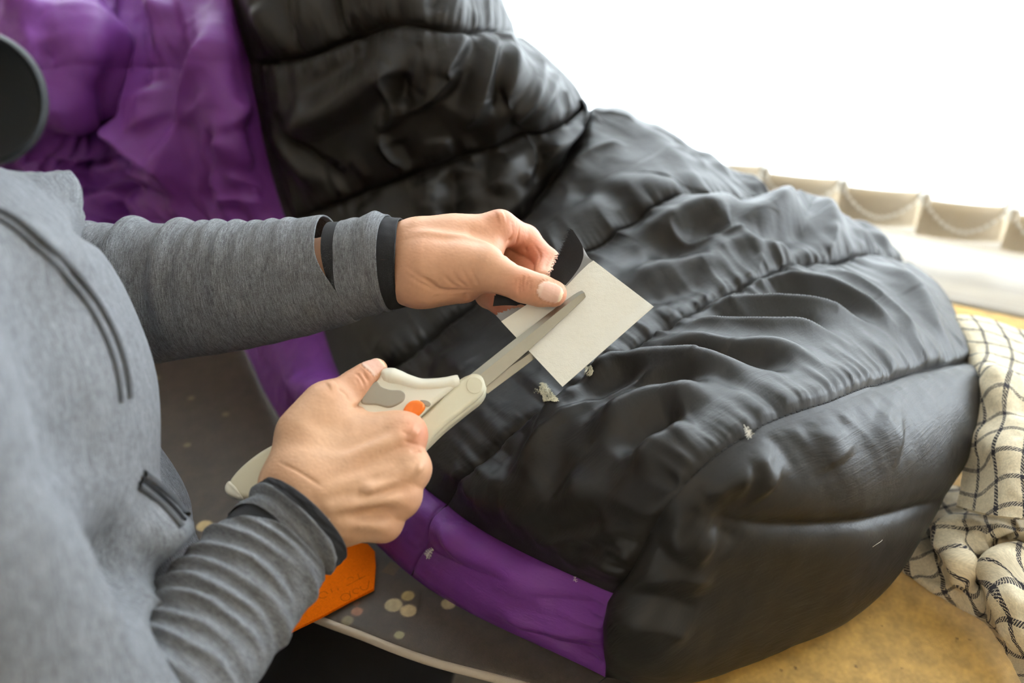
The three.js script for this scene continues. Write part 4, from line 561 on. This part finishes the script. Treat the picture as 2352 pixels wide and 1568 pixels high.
// trousers, shoes, cap
{
  const fl = V3(0, 0, 0), footL = KNEEL.clone().add(V3(.03, 0, .02)).setY(.05), footR = KNEER.clone().add(V3(.03, 0, .05)).setY(.05);
  const tf = blend([cone(HIPL, HIPR, .11, .11), cone(HIPL, KNEEL, .085, .062), cone(KNEEL, footL.clone().setY(.1), .06, .045), cone(HIPR, KNEER, .085, .062), cone(KNEER, footR.clone().setY(.1), .06, .045)], 0.03);
  const g = surfaceNets((x, y, z) => tf(x, y, z) - 0.006 * fbm(x * 14, y * 14, z * 14, 2), ...bounds([HIPL, HIPR, KNEEL, KNEER, footL, footR], .14), 0.008); part('trousers', g, M.navy, person);
  for (const f of [footL, footR]) { const sg = surfaceNets(blend([cone(f.clone().setY(.045), f.clone().add(V3(.13, 0, -.04)).setY(.035), .042, .033)], .01), ...bounds([f.clone().setY(.01), f.clone().add(V3(.13, .06, -.04))], .07), .006); part('shoe', sg, M.cap, person); }
  // cap: crown over the head and a long curved brim hanging forward
  const crown = surfaceNets((x, y, z) => Math.max(cone(headC.clone().addScaledVector(UP, .012), headC.clone().addScaledVector(UP, .035), .086, .082)(x, y, z), -((x - headC.x) * -.25 + (y - headC.y - .012))), ...bounds([headC], .15), .006);
  const cap = part('cap', crown, M.cap, person); cap.userData.label = 'dark cap with rounded brim';
  const out = [[-330, 10], [-160, 45], [-60, 60], [0, 78], [48, 106], [86, 148], [108, 200], [113, 250], [101, 300], [66, 348], [22, 374], [-40, 384], [-160, 368], [-330, 300]].map(([x, y]) => [x, y]);
  const n = 48, c = crv(out.map(([x, y]) => V3(x, y, 0))).getSpacedPoints(n), rows = [];
  // layers from the dark underside over the stiff rounded rim to the upper side
  const prof = [[0, 0, -.003], [.4, 0, -.003], [.75, 0, -.003], [1, -24, -.003], [1, -20, -.0042], [1, -14, -.0036], [1, -7, -.001], [1, -2, .003], [1, 0, .007], [1, -2, .011], [1, -10, .013], [.7, 0, .013], [.3, 0, .013], [0, 0, .013]];
  for (const [s, ext, z] of prof) { const row = []; for (let i = 0; i <= n; i++) { const cx = -340, cy = 160, x = lerp(cx, c[i].x, s), y = lerp(cy, c[i].y, s), q = Math.hypot(c[i].x - cx, c[i].y - cy) || 1, bend = .016 * (1 - Math.pow((y - 220) / 170, 2)) * sstep(-300, 0, x) + .055 * sstep(20, -340, x); row.push(W(x + ext * (c[i].x - cx) / q, y + ext * (c[i].y - cy) / q, .43 + bend + z)); } rows.push(row); }
  const half = (r) => gridGeo(r, r.map((q) => q.map((p) => [p.x, p.y]))); part('brim_underside', half(rows.slice(0, 4)), M.cap, cap); part('brim', half(rows.slice(3)), M.cap, cap);
}

// ---------------------------------------------------------------- scissors, in their own plane
const SC0 = WP(1000, 950), SU = RIGHT.clone(), SV = PN.clone().cross(RIGHT).normalize(); if (SV.dot(UP) < 0) SV.negate();
const scissors = thing('scissors', 'cream handled scissors with orange lock button and steel blades in hand', 'scissors', SC0);
scissors.quaternion.setFromRotationMatrix(new THREE.Matrix4().makeBasis(SU, SV, PN));
const sp = (px, py) => { const p = WP(px, py).sub(SC0); return new THREE.Vector2(p.dot(SU), p.dot(SV)); };
const spl = (pts) => { const c = new THREE.CatmullRomCurve3(pts.map(([x, y]) => { const q = sp(x, y); return V3(q.x, q.y, 0); }), true, 'centripetal'); return c.getSpacedPoints(pts.length * 7).map((p) => new THREE.Vector2(p.x, p.y)); };
const poly = (pts) => pts.map(([x, y]) => sp(x, y));
function slab(pts, z0, z1, bev, mat, name, parent = scissors, holes = []) { const s = new THREE.Shape(pts); for (const h of holes) s.holes.push(new THREE.Path(h)); const g = new THREE.ExtrudeGeometry(s, { depth: Math.max(1e-5, z1 - z0 - 2 * bev), bevelEnabled: bev > 0, bevelThickness: bev, bevelSize: bev, bevelOffset: -bev, bevelSegments: 5, curveSegments: 8 }); g.translate(0, 0, z0 + bev); return part(name, g, mat, parent); }
{
  // upper blade: spine bevel and flat cheek; lower blade runs under the paper
  const bladeG = (rowsPx, zs, back) => { // long facets: spine bevel, cheek, then the flat back
    const ln = rowsPx.map((r) => new THREE.CatmullRomCurve3(r.map(([x, y]) => { const q = sp(x, y); return V3(q.x, q.y, 0); }), false, 'centripetal').getSpacedPoints(40)), gs = [], n = ln.length;
    const lines = ln.map((l, k) => l.map((p) => V3(p.x, p.y, zs[k]))), bk = [ln[0].map((p) => V3(p.x, p.y, back)), ln[n - 1].map((p) => V3(p.x, p.y, back))], band = (A, B) => { const g = gridGeo(A.map((p, i) => [p, B[i]])); g.deleteAttribute('uv'); return g; };
    for (let k = 0; k + 1 < n; k++) gs.push(band(lines[k], lines[k + 1])); gs.push(band(lines[n - 1], bk[1]), band(bk[1], bk[0]), band(bk[0], lines[0])); for (const e of [0, 40]) { const g = gridGeo([[lines[0][e], lines[1][e], lines[n - 1][e]], [bk[0][e], bk[0][e].clone().lerp(bk[1][e], .5), bk[1][e]]]); g.deleteAttribute('uv'); gs.push(g); }
    return mergeGeometries(gs); };
  part('blade', bladeG([[[1080, 864], [1200, 769], [1326, 675], [1336, 671]], [[1090, 876], [1205, 783], [1330, 683], [1341, 677]], [[1112, 894], [1228, 793], [1322, 706], [1345, 683]]], [.0028, .0038, .0016], .0010), M.steel, scissors).userData.label = 'upper steel blade';
  part('blade', bladeG([[[1100, 880], [1215, 805], [1335, 714], [1352, 705]], [[1104, 884], [1218, 809], [1338, 717], [1353, 708]], [[1120, 900], [1224, 822], [1340, 727], [1356, 712]]], [-.0016, -.0013, -.0030], -.0036), M.steel, scissors).userData.label = 'lower steel blade under the paper';
  // lower handle: long beige body from the pivot to the tail behind the hand
  const B = slab(spl([[1093, 862], [1108, 868], [1117, 885], [1115, 905], [1104, 922], [1078, 943], [1018, 992], [968, 1040], [900, 1092], [800, 1130], [700, 1150], [600, 1150], [545, 1142], [522, 1130], [528, 1108], [562, 1068], [630, 1022], [760, 985], [880, 985], [960, 955], [1010, 905], [1054, 874], [1075, 863]]), -.0075, .0032, .0028, M.beige, 'lower_handle');
  slab(spl([[1090, 864], [1106, 869], [1114, 886], [1112, 904], [1101, 919], [1076, 940], [1016, 989], [966, 1036], [940, 1030], [935, 1000], [990, 948], [1048, 890], [1074, 869]]), .0012, .0068, .0024, M.beige, 'pivot_boss', B);
  slab(spl(Array.from({ length: 12 }, (_, i) => [1091 + 19 * Math.cos(i / 12 * 6.283), 893 + 19 * Math.sin(i / 12 * 6.283)])), .0060, .00715, .0004, M.beige, 'pivot_cap', B);
  slab(spl([[528, 1106], [548, 1118], [560, 1146], [540, 1144], [521, 1132], [519, 1118]]), -.0085, .0036, .0022, M.ivory, 'end_cap', B).userData.label = 'pale end cap';
  // upper handle: thumb lever with grey inlay
  const A = slab(spl([[869, 879], [875, 867], [892, 862], [912, 866], [936, 875], [962, 882], [994, 882], [1026, 877], [1050, 868], [1057, 880], [1050, 893], [1020, 918], [991, 941], [960, 972], [930, 1000], [880, 1010], [800, 1000], [770, 960], [810, 900]]), .0000, .0085, .0030, M.ivory, 'upper_handle');
  const lip = new THREE.CatmullRomCurve3([[878, 877], [895, 872], [914, 876], [940, 885], [966, 892], [996, 892], [1024, 889], [1056, 880]].map(([x, y]) => { const q = sp(x, y); return V3(q.x, q.y, .0046); }));
  const rr = [[0, .0015], [.02, .0040], [.06, .0052], [.14, .0056], [.3, .0048], [.55, .0044], [.8, .0044], [.94, .0040], [1, .0034]], rAt = (t) => { for (let i = 0; i + 1 < rr.length; i++) if (t <= rr[i + 1][0]) return lerp(rr[i][1], rr[i + 1][1], (t - rr[i][0]) / (rr[i + 1][0] - rr[i][0])); return rr[rr.length - 1][1]; };
  const lrows = []; for (let i = 0; i <= 80; i++) { const t = i / 80, c = lip.getPointAt(t), T = lip.getTangentAt(t), N = V3(-T.y, T.x, 0), r = [], q = rAt(t); for (let j = 0; j <= 20; j++) { const a = j / 20 * Math.PI * 2; r.push(c.clone().addScaledVector(N, Math.cos(a) * q).add(V3(0, 0, Math.sin(a) * q * 1.2))); } lrows.push(r); }
  part('thumb_rest', gridGeo(lrows), M.ivory, A);
  slab(spl([[869, 886], [880, 898], [900, 905], [925, 907], [934, 915], [932, 928], [920, 938], [898, 946], [870, 940], [835, 935], [840, 915]]), .0070, .0094, .0010, M.greyGrip, 'grip_inlay', A).userData.label = 'grey rubber inlay';
  const btn = slab(spl([[930, 956], [936, 942], [948, 932], [966, 931], [977, 938], [979, 948], [970, 960], [955, 970], [942, 967]]), .0070, .0112, .0018, M.orange, 'lock_button'); btn.userData.label = 'orange lock button';
  for (let i = 0; i < 7; i++) { const a = sp(956 + i * 3.0, 940 + Math.abs(i - 3) * 0.6), b = sp(950 + i * 2.8, 963 - i * 1.4); part('ridge', capsuleBetween(V3(a.x, a.y, .0110), V3(b.x, b.y, .0110), .00032, 5), M.orange, btn); }
  slab(spl([[968, 929], [984, 930], [992, 937], [988, 943], [978, 940]]), .0080, .0088, .0003, M.greyGrip, 'lock_slot', A);
}

// ---------------------------------------------------------------- repair patch with its backing paper
{
  const o = thing('fabric_patch', 'black adhesive fabric patch with peeling white backing paper being cut', 'fabric patch');
  const PT = [1363, 598], PR = [1502, 704], PB = [1292, 888], PL_ = [1151, 738];
  const sheet = (c00, c10, c01, c11, nu, nv, off) => { const rows = [], uv = []; for (let i = 0; i <= nu; i++) { const r = [], q = []; for (let j = 0; j <= nv; j++) { const u = i / nu, v = j / nv, x = lerp(lerp(c00[0], c10[0], u), lerp(c01[0], c11[0], u), v), y = lerp(lerp(c00[1], c10[1], u), lerp(c01[1], c11[1], u), v); r.push(WP(x, y, off(u, v, x, y))); q.push([u * .056, v * .068]); } rows.push(r); uv.push(q); } return gridGeo(rows, uv); };
  const wave = (u, v) => 0.0006 * Math.sin(u * 4) * Math.cos(v * 3) + 0.0004 * nz(u * 4, v * 4);
  // u: from the held edge (left-top) to the free edge, v: from left corner to top corner
  const paperG = sheet(PL_, PB, PT, PR, 60, 60, (u, v) => wave(u, v) * sstep(0, .25, u) + .0002 - .003 * sstep(.85, 1, u) * v);
  part('backing_paper', paperG, M.paper, o).userData.label = 'white backing paper';
  part('fabric', sheet([1153, 739], [1294, 886], [1361, 600], [1499, 705], 60, 60, (u, v) => wave(u, v) * sstep(0, .25, u) + .0012 - .003 * sstep(.85, 1, u) * v), M.patchBlack, o);
  // strip of bare adhesive beyond the paper edge, ragged
  const strip = (top, bot, off, mat, name, n = 60, fray = 0) => { const rows = [], uv = []; const T = crv(top.map(([x, y, z]) => V3(x, y, (z ?? 0) * 1e4))).getSpacedPoints(n), Bq = crv(bot.map(([x, y, z]) => V3(x, y, (z ?? 0) * 1e4))).getSpacedPoints(n); for (let k = 0; k <= 10; k++) { const r = [], q = []; for (let i = 0; i <= n; i++) { const t = k / 10, fx = k === 0 ? fray * (rnd() - .5) : 0, x = lerp(T[i].x, Bq[i].x, t) + fx, y = lerp(T[i].y, Bq[i].y, t) + fx; r.push(WP(x, y, lerp(T[i].z, Bq[i].z, t) / 1e4 + off)); q.push([i / n * .03, t * .01]); } rows.push(r); uv.push(q); } return part(name, gridGeo(rows, uv), mat, o); };
  strip([[1137, 722], [1160, 714], [1177, 708], [1205, 706], [1240, 701]], [[1152, 738], [1180, 729], [1205, 719], [1225, 711], [1242, 703]], .0008, M.glue, 'adhesive_strip', 70, 5).userData.label = 'grey adhesive side of the fabric';
  strip([[1334, 607, -.004], [1340, 588, -.008], [1339, 567, -.012]], [[1363, 598, 0], [1358, 596, -.002], [1353, 594, -.003]], .0006, M.glue, 'adhesive_strip', 30);
  strip([[1300, 655, -.001], [1318, 630, -.002], [1334, 607, -.004]], [[1302, 660, .0006], [1332, 628, .0006], [1363, 598, .0006]], .0004, M.glue, 'adhesive_strip', 30);
  // black corner folded over toward the hand
  strip([[1261, 638, -.001], [1271, 612, -.004], [1283, 584, -.008], [1297, 555, -.014], [1312, 526, -.019]], [[1299, 655, -.0015], [1318, 632, -.003], [1334, 607, -.005], [1339, 570, -.0115], [1316, 528, -.0185]], .0, M.patchBlack, 'folded_corner', 60, 5).userData.label = 'folded black corner';
  strip([[1136, 679, -.001], [1150, 668, -.002], [1175, 672, -.002], [1210, 685, -.001], [1240, 700, 0]], [[1132, 703, .001], [1160, 701, .001], [1190, 702, .0015], [1215, 703, .0015], [1241, 702, .001]], .006, M.patchBlack, 'folded_corner', 60, 3);
  const fr = []; for (let i = 0; i < 60; i++) { const t = i / 59, a = WP(lerp(1261, 1312, t), lerp(638, 526, t), lerp(-.001, -.019, t)), b = a.clone().addScaledVector(RIGHT, -.0012 - rnd() * .0014).addScaledVector(UP, (rnd() - .5) * .002).addScaledVector(BACK, (rnd() - .3) * .001); fr.push(capsuleBetween(a, b, .00011, 4)); } const fz = part('frayed_threads', mergeGeometries(fr), M.patchBlack, o); fz.userData.kind = 'stuff';
}

// ---------------------------------------------------------------- orange card on the board edge
{
  const cv = document.createElement('canvas'); cv.width = 512; cv.height = 512; const x = cv.getContext('2d'); x.fillStyle = '#dd6500'; x.fillRect(0, 0, 512, 512);
  const img = x.getImageData(0, 0, 512, 512); for (let i = 0; i < img.data.length; i += 4) { const k = .95 + .1 * tn128((i / 4 % 512) / 2, Math.floor(i / 2048) / 2); for (let c = 0; c < 3; c++) img.data[i + c] *= k; } x.putImageData(img, 0, 0);
  const c0 = WH(560, 1230, .004), cU = (w) => (w.x - c0.x + .02) / .14, cV = (w) => (w.z - c0.z + .01) / .14; x.strokeStyle = 'rgba(90,45,15,0.45)'; x.lineWidth = 1.6;
  const ln = (pts) => { x.beginPath(); pts.forEach(([a, b], i) => { const w = WH(a, b, .004); i ? x.lineTo(cU(w) * 512, cV(w) * 512) : x.moveTo(cU(w) * 512, cV(w) * 512); }); x.stroke(); }, cir = (a, b, r, s, e) => { const w = WH(a, b, .004); x.beginPath(); x.arc(cU(w) * 512, cV(w) * 512, r * 1.2, s, e); x.stroke(); };
  cir(742, 1366, 9, 3.2, 6.0); cir(742, 1366, 9, .5, 2.5); ln([[760, 1352], [763, 1361]]); ln([[776, 1350], [777, 1356]]); cir(794, 1371, 10, 0, 6.3); ln([[803, 1357], [805, 1370]]); cir(818, 1357, 7, .6, 5.5); cir(837, 1348, 8, -.6, 3.4); ln([[848, 1333], [846, 1345]]); ln([[822, 1318], [826, 1330], [840, 1322]]); ln([[796, 1345], [812, 1337], [832, 1325]]); cir(805, 1330, 6, 3, 6);
  const tx = new THREE.CanvasTexture(cv); tx.colorSpace = THREE.SRGBColorSpace; tx.flipY = false;
  const pts = [[844, 1249], [860, 1266], [862, 1300], [858, 1351], [800, 1380], [734, 1416], [690, 1437], [640, 1462], [600, 1440], [640, 1330], [720, 1262], [790, 1238]].map(([a, b]) => [a, b, WH(a, b, .004)]);
  const o0 = pts[0][2].clone(), s = new THREE.Shape(pts.map((q) => new THREE.Vector2(q[2].x - o0.x, -(q[2].z - o0.z)))), g = new THREE.ExtrudeGeometry(s, { depth: .0016, bevelEnabled: true, bevelThickness: .0003, bevelSize: .0003, bevelSegments: 2 }); g.rotateX(-Math.PI / 2); g.translate(o0.x, TOP + .0022, o0.z);
  const p = g.attributes.position, uv = g.attributes.uv; for (let i = 0; i < p.count; i++) { const v = V3().fromBufferAttribute(p, i); uv.setXY(i, cU(v), cV(v)); }
  solo('felt_card', g, PH({ map: tx, roughness: 1, specularIntensity: .2, bumpMap: rep(weaveBump, 20, 20), bumpScale: .0002 }), 'orange felt card with pen scribbles at the board edge under a wrist', 'card');
}

// ---------------------------------------------------------------- checked tea towel
{
  const n = 1024, cells = 8, cs = n / cells; const wv = tileNoise(256, 77);
  const tt = mkTex(n, n, (x, y) => { const lx_ = (x % cs) - cs / 2, ly = (y % cs) - cs / 2, w = 11, wy = Math.round(y / cs) % 3 === 0 ? 13 : 10, a = Math.abs(lx_) < w, b = Math.abs(ly) < wy, dg = ((x + y) >> 2) % 3, da = a && (((x >> 2) + (y >> 2)) % 3 !== 0) && (wv(x / 4, y / 4) > .22), db = b && (((x >> 2) - (y >> 2) + 3000) % 4 !== 0) && (wv(x / 4 + 9, y / 4) > .18); const th = 12 * Math.sin(x * Math.PI / 2.0) * Math.sin(y * Math.PI / 2) + 26 * (wv(x / 4, y / 4) - .5) + 14 * (tn64(x / 16, y / 16) - .5); if (da || db || a && b) return [44 + th * .4, 40 + th * .4, 48 + th * .4]; return [226 + th, 212 + th, 182 + th]; });
  const tm = S({ map: tt, roughness: .95, bumpMap: rep(weaveBump, 12, 12), bumpScale: .0006 }), TS = 8 * .0185;
  const towel = thing('tea_towel', 'cream tea towel with dark woven checks crumpled beside the sleeping bag foot', 'tea towel');
  const layer = (rowsPx, per, nv, folds, amp, rot, name, label, u0 = 0) => {
    const rp = rowsPx.map((r) => spaced(r.map((q) => WH(...q)), nv)), cs_ = []; for (let j = 0; j <= nv; j++) cs_.push(crv(rp.map((r) => r[j]))); const N = (rowsPx.length - 1) * per, base = []; for (let i = 0; i <= N; i++) { const r = []; for (let j = 0; j <= nv; j++) r.push(cs_[j].getPoint(i / N)); base.push(r); }
    const nn = normalsOf(base), fl = foldLines(nn.g, folds), c = Math.cos(rot), s = Math.sin(rot), cum = []; // cloth coordinates: distance along and across
    for (let i = 0; i <= N; i++) { cum.push([]); for (let j = 0; j <= nv; j++) { const a = i ? cum[i - 1][j][0] + base[i][j].distanceTo(base[i - 1][j]) : u0, b = j ? cum[i][j - 1][1] + base[i][j].distanceTo(base[i][j - 1]) : 0; cum[i].push([a, b]); } }
    const uv = cum.map((r) => r.map(([a, b]) => [(a * c - b * s) / TS, (a * s + b * c) / TS]));
    const out = base.map((r, i) => r.map((p, j) => { const q = p.clone().addScaledVector(nn.at(i, j), amp * fbm(p.x * 16, p.y * 16, p.z * 16, 3) + foldAt(fl, p.x, p.y, p.z) + .0006 * nz(p.x * 160, p.z * 160, p.y * 160)); if (q.y < TOP + .003) q.y = TOP + .003 + .0005 * rnd(); return q; }));
    const g = gridGeo(out, uv); const m = part(name, g, tm, towel); if (label) m.userData.label = label; return out;
  };
  const up = layer([
    [[2172, 728, .085], [2200, 724, .095], [2250, 728, .095], [2310, 748, .09], [2400, 775, .085], [2500, 800, .08]],
    [[2196, 800, .09], [2240, 790, .10], [2300, 800, .10], [2360, 815, .095], [2440, 830, .09], [2520, 850, .085]],
    [[2214, 890, .085], [2250, 880, .10], [2300, 880, .105], [2370, 890, .10], [2450, 910, .095], [2540, 930, .09]],
    [[2222, 980, .075], [2260, 970, .09], [2320, 980, .10], [2380, 990, .10], [2460, 1010, .095], [2560, 1030, .09]],
    [[2213, 1070, .062], [2260, 1075, .075], [2320, 1090, .085], [2390, 1100, .085], [2480, 1110, .085], [2580, 1120, .08]],
    [[2196, 1160, .05], [2250, 1176, .06], [2310, 1186, .068], [2390, 1192, .07], [2480, 1200, .07], [2590, 1200, .065]],
  ], 34, 130, [[-.006, .010, [[2205, 790], [2240, 880], [2290, 960], [2330, 1000]]], [.007, .012, [[2225, 800], [2265, 880], [2310, 950]]], [.006, .012, [[2260, 880], [2300, 870], [2352, 880]]], [-.005, .010, [[2290, 920], [2330, 930], [2390, 930]]], [.004, .006, [[2170, 735], [2200, 760], [2230, 745]], 1], [.004, .01, [[2230, 1000], [2290, 1030], [2352, 1040]]]], .005, .06, 'upper_layer');
  layer([
    [[2196, 1160, .05], [2250, 1176, .06], [2310, 1186, .068], [2390, 1192, .07], [2480, 1200, .07], [2590, 1200, .065]],
    [[2196, 1164, .046], [2248, 1180, .056], [2308, 1190, .064], [2390, 1196, .066], [2480, 1204, .066], [2590, 1204, .06]],
    [[2204, 1160, .040], [2254, 1174, .05], [2312, 1184, .058], [2390, 1190, .06], [2480, 1198, .06], [2590, 1198, .055]],
  ], 5, 130, [], 0, .06, 'hem');
  layer([
    [[2170, 1110, .012], [2230, 1120, .016], [2290, 1140, .03], [2370, 1150, .04], [2460, 1160, .04], [2580, 1170, .035]],
    [[2140, 1190, .012], [2195, 1180, .024], [2240, 1195, .042], [2300, 1215, .050], [2390, 1225, .045], [2580, 1240, .04]],
    [[2110, 1245, .012], [2175, 1245, .022], [2215, 1235, .045], [2265, 1250, .034], [2330, 1260, .026], [2560, 1290, .05]],
    [[2085, 1282, .010], [2165, 1300, .015], [2210, 1300, .034], [2255, 1320, .020], [2300, 1300, .042], [2540, 1370, .05]],
    [[2070, 1303, .006], [2150, 1345, .010], [2205, 1350, .020], [2250, 1375, .018], [2310, 1370, .040], [2520, 1450, .045]],
    [[2068, 1310, .003], [2140, 1358, .004], [2200, 1392, .004], [2245, 1415, .006], [2300, 1450, .020], [2480, 1540, .03]],
    [[2070, 1312, .002], [2145, 1362, .002], [2205, 1398, .002], [2255, 1430, .003], [2300, 1490, .004], [2360, 1590, .004]],
  ], 34, 150, [[.012, .009, [[2200, 1180], [2190, 1230], [2215, 1290], [2240, 1330]]], [.010, .008, [[2235, 1190], [2240, 1250], [2265, 1310]], 1], [-.010, .008, [[2218, 1200], [2225, 1260], [2245, 1310]]], [.010, .008, [[2265, 1200], [2270, 1240], [2295, 1290]], 1], [-.010, .010, [[2290, 1220], [2310, 1250], [2330, 1240]]], [.012, .012, [[2260, 1340], [2300, 1300], [2352, 1280]]], [-.010, .009, [[2240, 1350], [2270, 1310], [2330, 1275]]], [.007, .008, [[2110, 1265], [2160, 1300], [2210, 1340], [2250, 1340]], 1], [-.006, .007, [[2100, 1285], [2160, 1325], [2230, 1360]]], [.008, .012, [[2280, 1400], [2320, 1380], [2360, 1370]]], [.006, .01, [[2290, 1450], [2330, 1440], [2370, 1430]]], [-.006, .01, [[2285, 1425], [2325, 1412], [2370, 1400]]]], .009, -.5, 'lower_layer');
}

// ---------------------------------------------------------------- feathers and worn spots on the bag
const bagCast = caster(bag.children.filter((m) => /baffle|panel/.test(m.name))), bagFind = (x, y) => bagCast(x, y);
function feather(px, py, ang, len, label, nb = 26) {
  const [p, n] = bagFind(px, py), t0 = RIGHT.clone().multiplyScalar(Math.cos(ang)).addScaledVector(UP, Math.sin(ang)), t = t0.addScaledVector(n, -t0.dot(n)).normalize(), s = n.clone().cross(t), gs = [], lift = 0.0015;
  const at = (k) => p.clone().addScaledVector(t, (k - .5) * len).addScaledVector(n, lift + 0.10 * len * Math.sin(k * 3)).addScaledVector(s, 0.06 * len * Math.sin(k * 4));
  gs.push(tube([at(0), at(.33), at(.66), at(1)], len * (nb ? .026 : .012), 12, 4));
  for (let i = 0; i < nb; i++) { const k = .08 + .7 * i / nb, sd = i % 2 ? 1 : -1, a = at(k), L = len * (.34 - .22 * k) * (0.8 + rnd() * .5), b = a.clone().addScaledVector(s, sd * L).addScaledVector(t, L * .7 * (rnd() - .2)).addScaledVector(n, L * .3 * rnd()); gs.push(tube([a, a.clone().lerp(b, .5).addScaledVector(t, L * .15), b], len * .019, 5, 3)); }
  const o = solo('feather', mergeGeometries(gs), M.feather, label, 'feather'); return o;
}
feather(993, 1271, 1.0, .0098, 'small white down feather on the purple side panel');
feather(1712, 991, 2.2, .0085, 'white feather caught in the curved foot seam');
feather(1325, 1329, 1.9, .0045, 'tiny white feather tip at the purple panel edge', 10);
feather(2010, 1245, .15, .0110, 'thin pale feather strand on the smooth black foot end', 0);
function worn(cx, cy, list, name, label) {
  const gs = []; for (const [px, py, l, w, a] of list) { const [p, n] = bagFind(px, py), t0 = RIGHT.clone().multiplyScalar(Math.cos(a)).addScaledVector(UP, Math.sin(a)), t = t0.addScaledVector(n, -t0.dot(n)).normalize(), s = n.clone().cross(t), q = p.clone().addScaledVector(n, .0006), k = 6, pts = []; for (let i = 0; i < k; i++) { const f = i / k * 6.283, r = .7 + .5 * rnd(); pts.push(q.clone().addScaledVector(t, Math.cos(f) * l * r).addScaledVector(s, Math.sin(f) * w * r)); } const g = new THREE.BufferGeometry(), P = []; for (let i = 0; i < k; i++) { P.push(...q.clone().addScaledVector(n, .0003).toArray(), ...pts[i].toArray(), ...pts[(i + 1) % k].toArray()); } g.setAttribute('position', new THREE.Float32BufferAttribute(P, 3)); g.computeVertexNormals(); gs.push(g); }
  const m = part(name, mergeGeometries(gs), M.flake, bag); m.userData.kind = 'stuff'; m.userData.label = label;
}
{ const l = []; for (let i = 0; i < 420; i++) { const t = rnd(), u = rnd(), x = lerp(1243, 1279, u) + (t - .5) * 14 - (1 - t) * 2, y = lerp(880, 922, t); const inside = x > 1240 + (t < .5 ? (0.5 - t) * 4 : 0) && x < 1250 + t * 34; if (inside) l.push([x, y, .0006 + rnd() * .0008, .0003 + rnd() * .0003, -.9 + rnd() * .8]); } for (let i = 0; i < 10; i++) l.push([1228 + rnd() * 16, 893 + rnd() * 12, .0008, .0002, -.8]); worn(1255, 905, l, 'worn_spot', 'pale worn spot where the coating flaked off'); }
{ const l = []; for (let i = 0; i < 40; i++) l.push([1345 + rnd() * 16, 843 + rnd() * 18, .0008 + rnd() * .001, .0003 + rnd() * .0003, .8 + rnd() * .6]); worn(1350, 850, l, 'worn_spot', 'pale down poking from a small hole'); }

renderer.render(scene, camera);
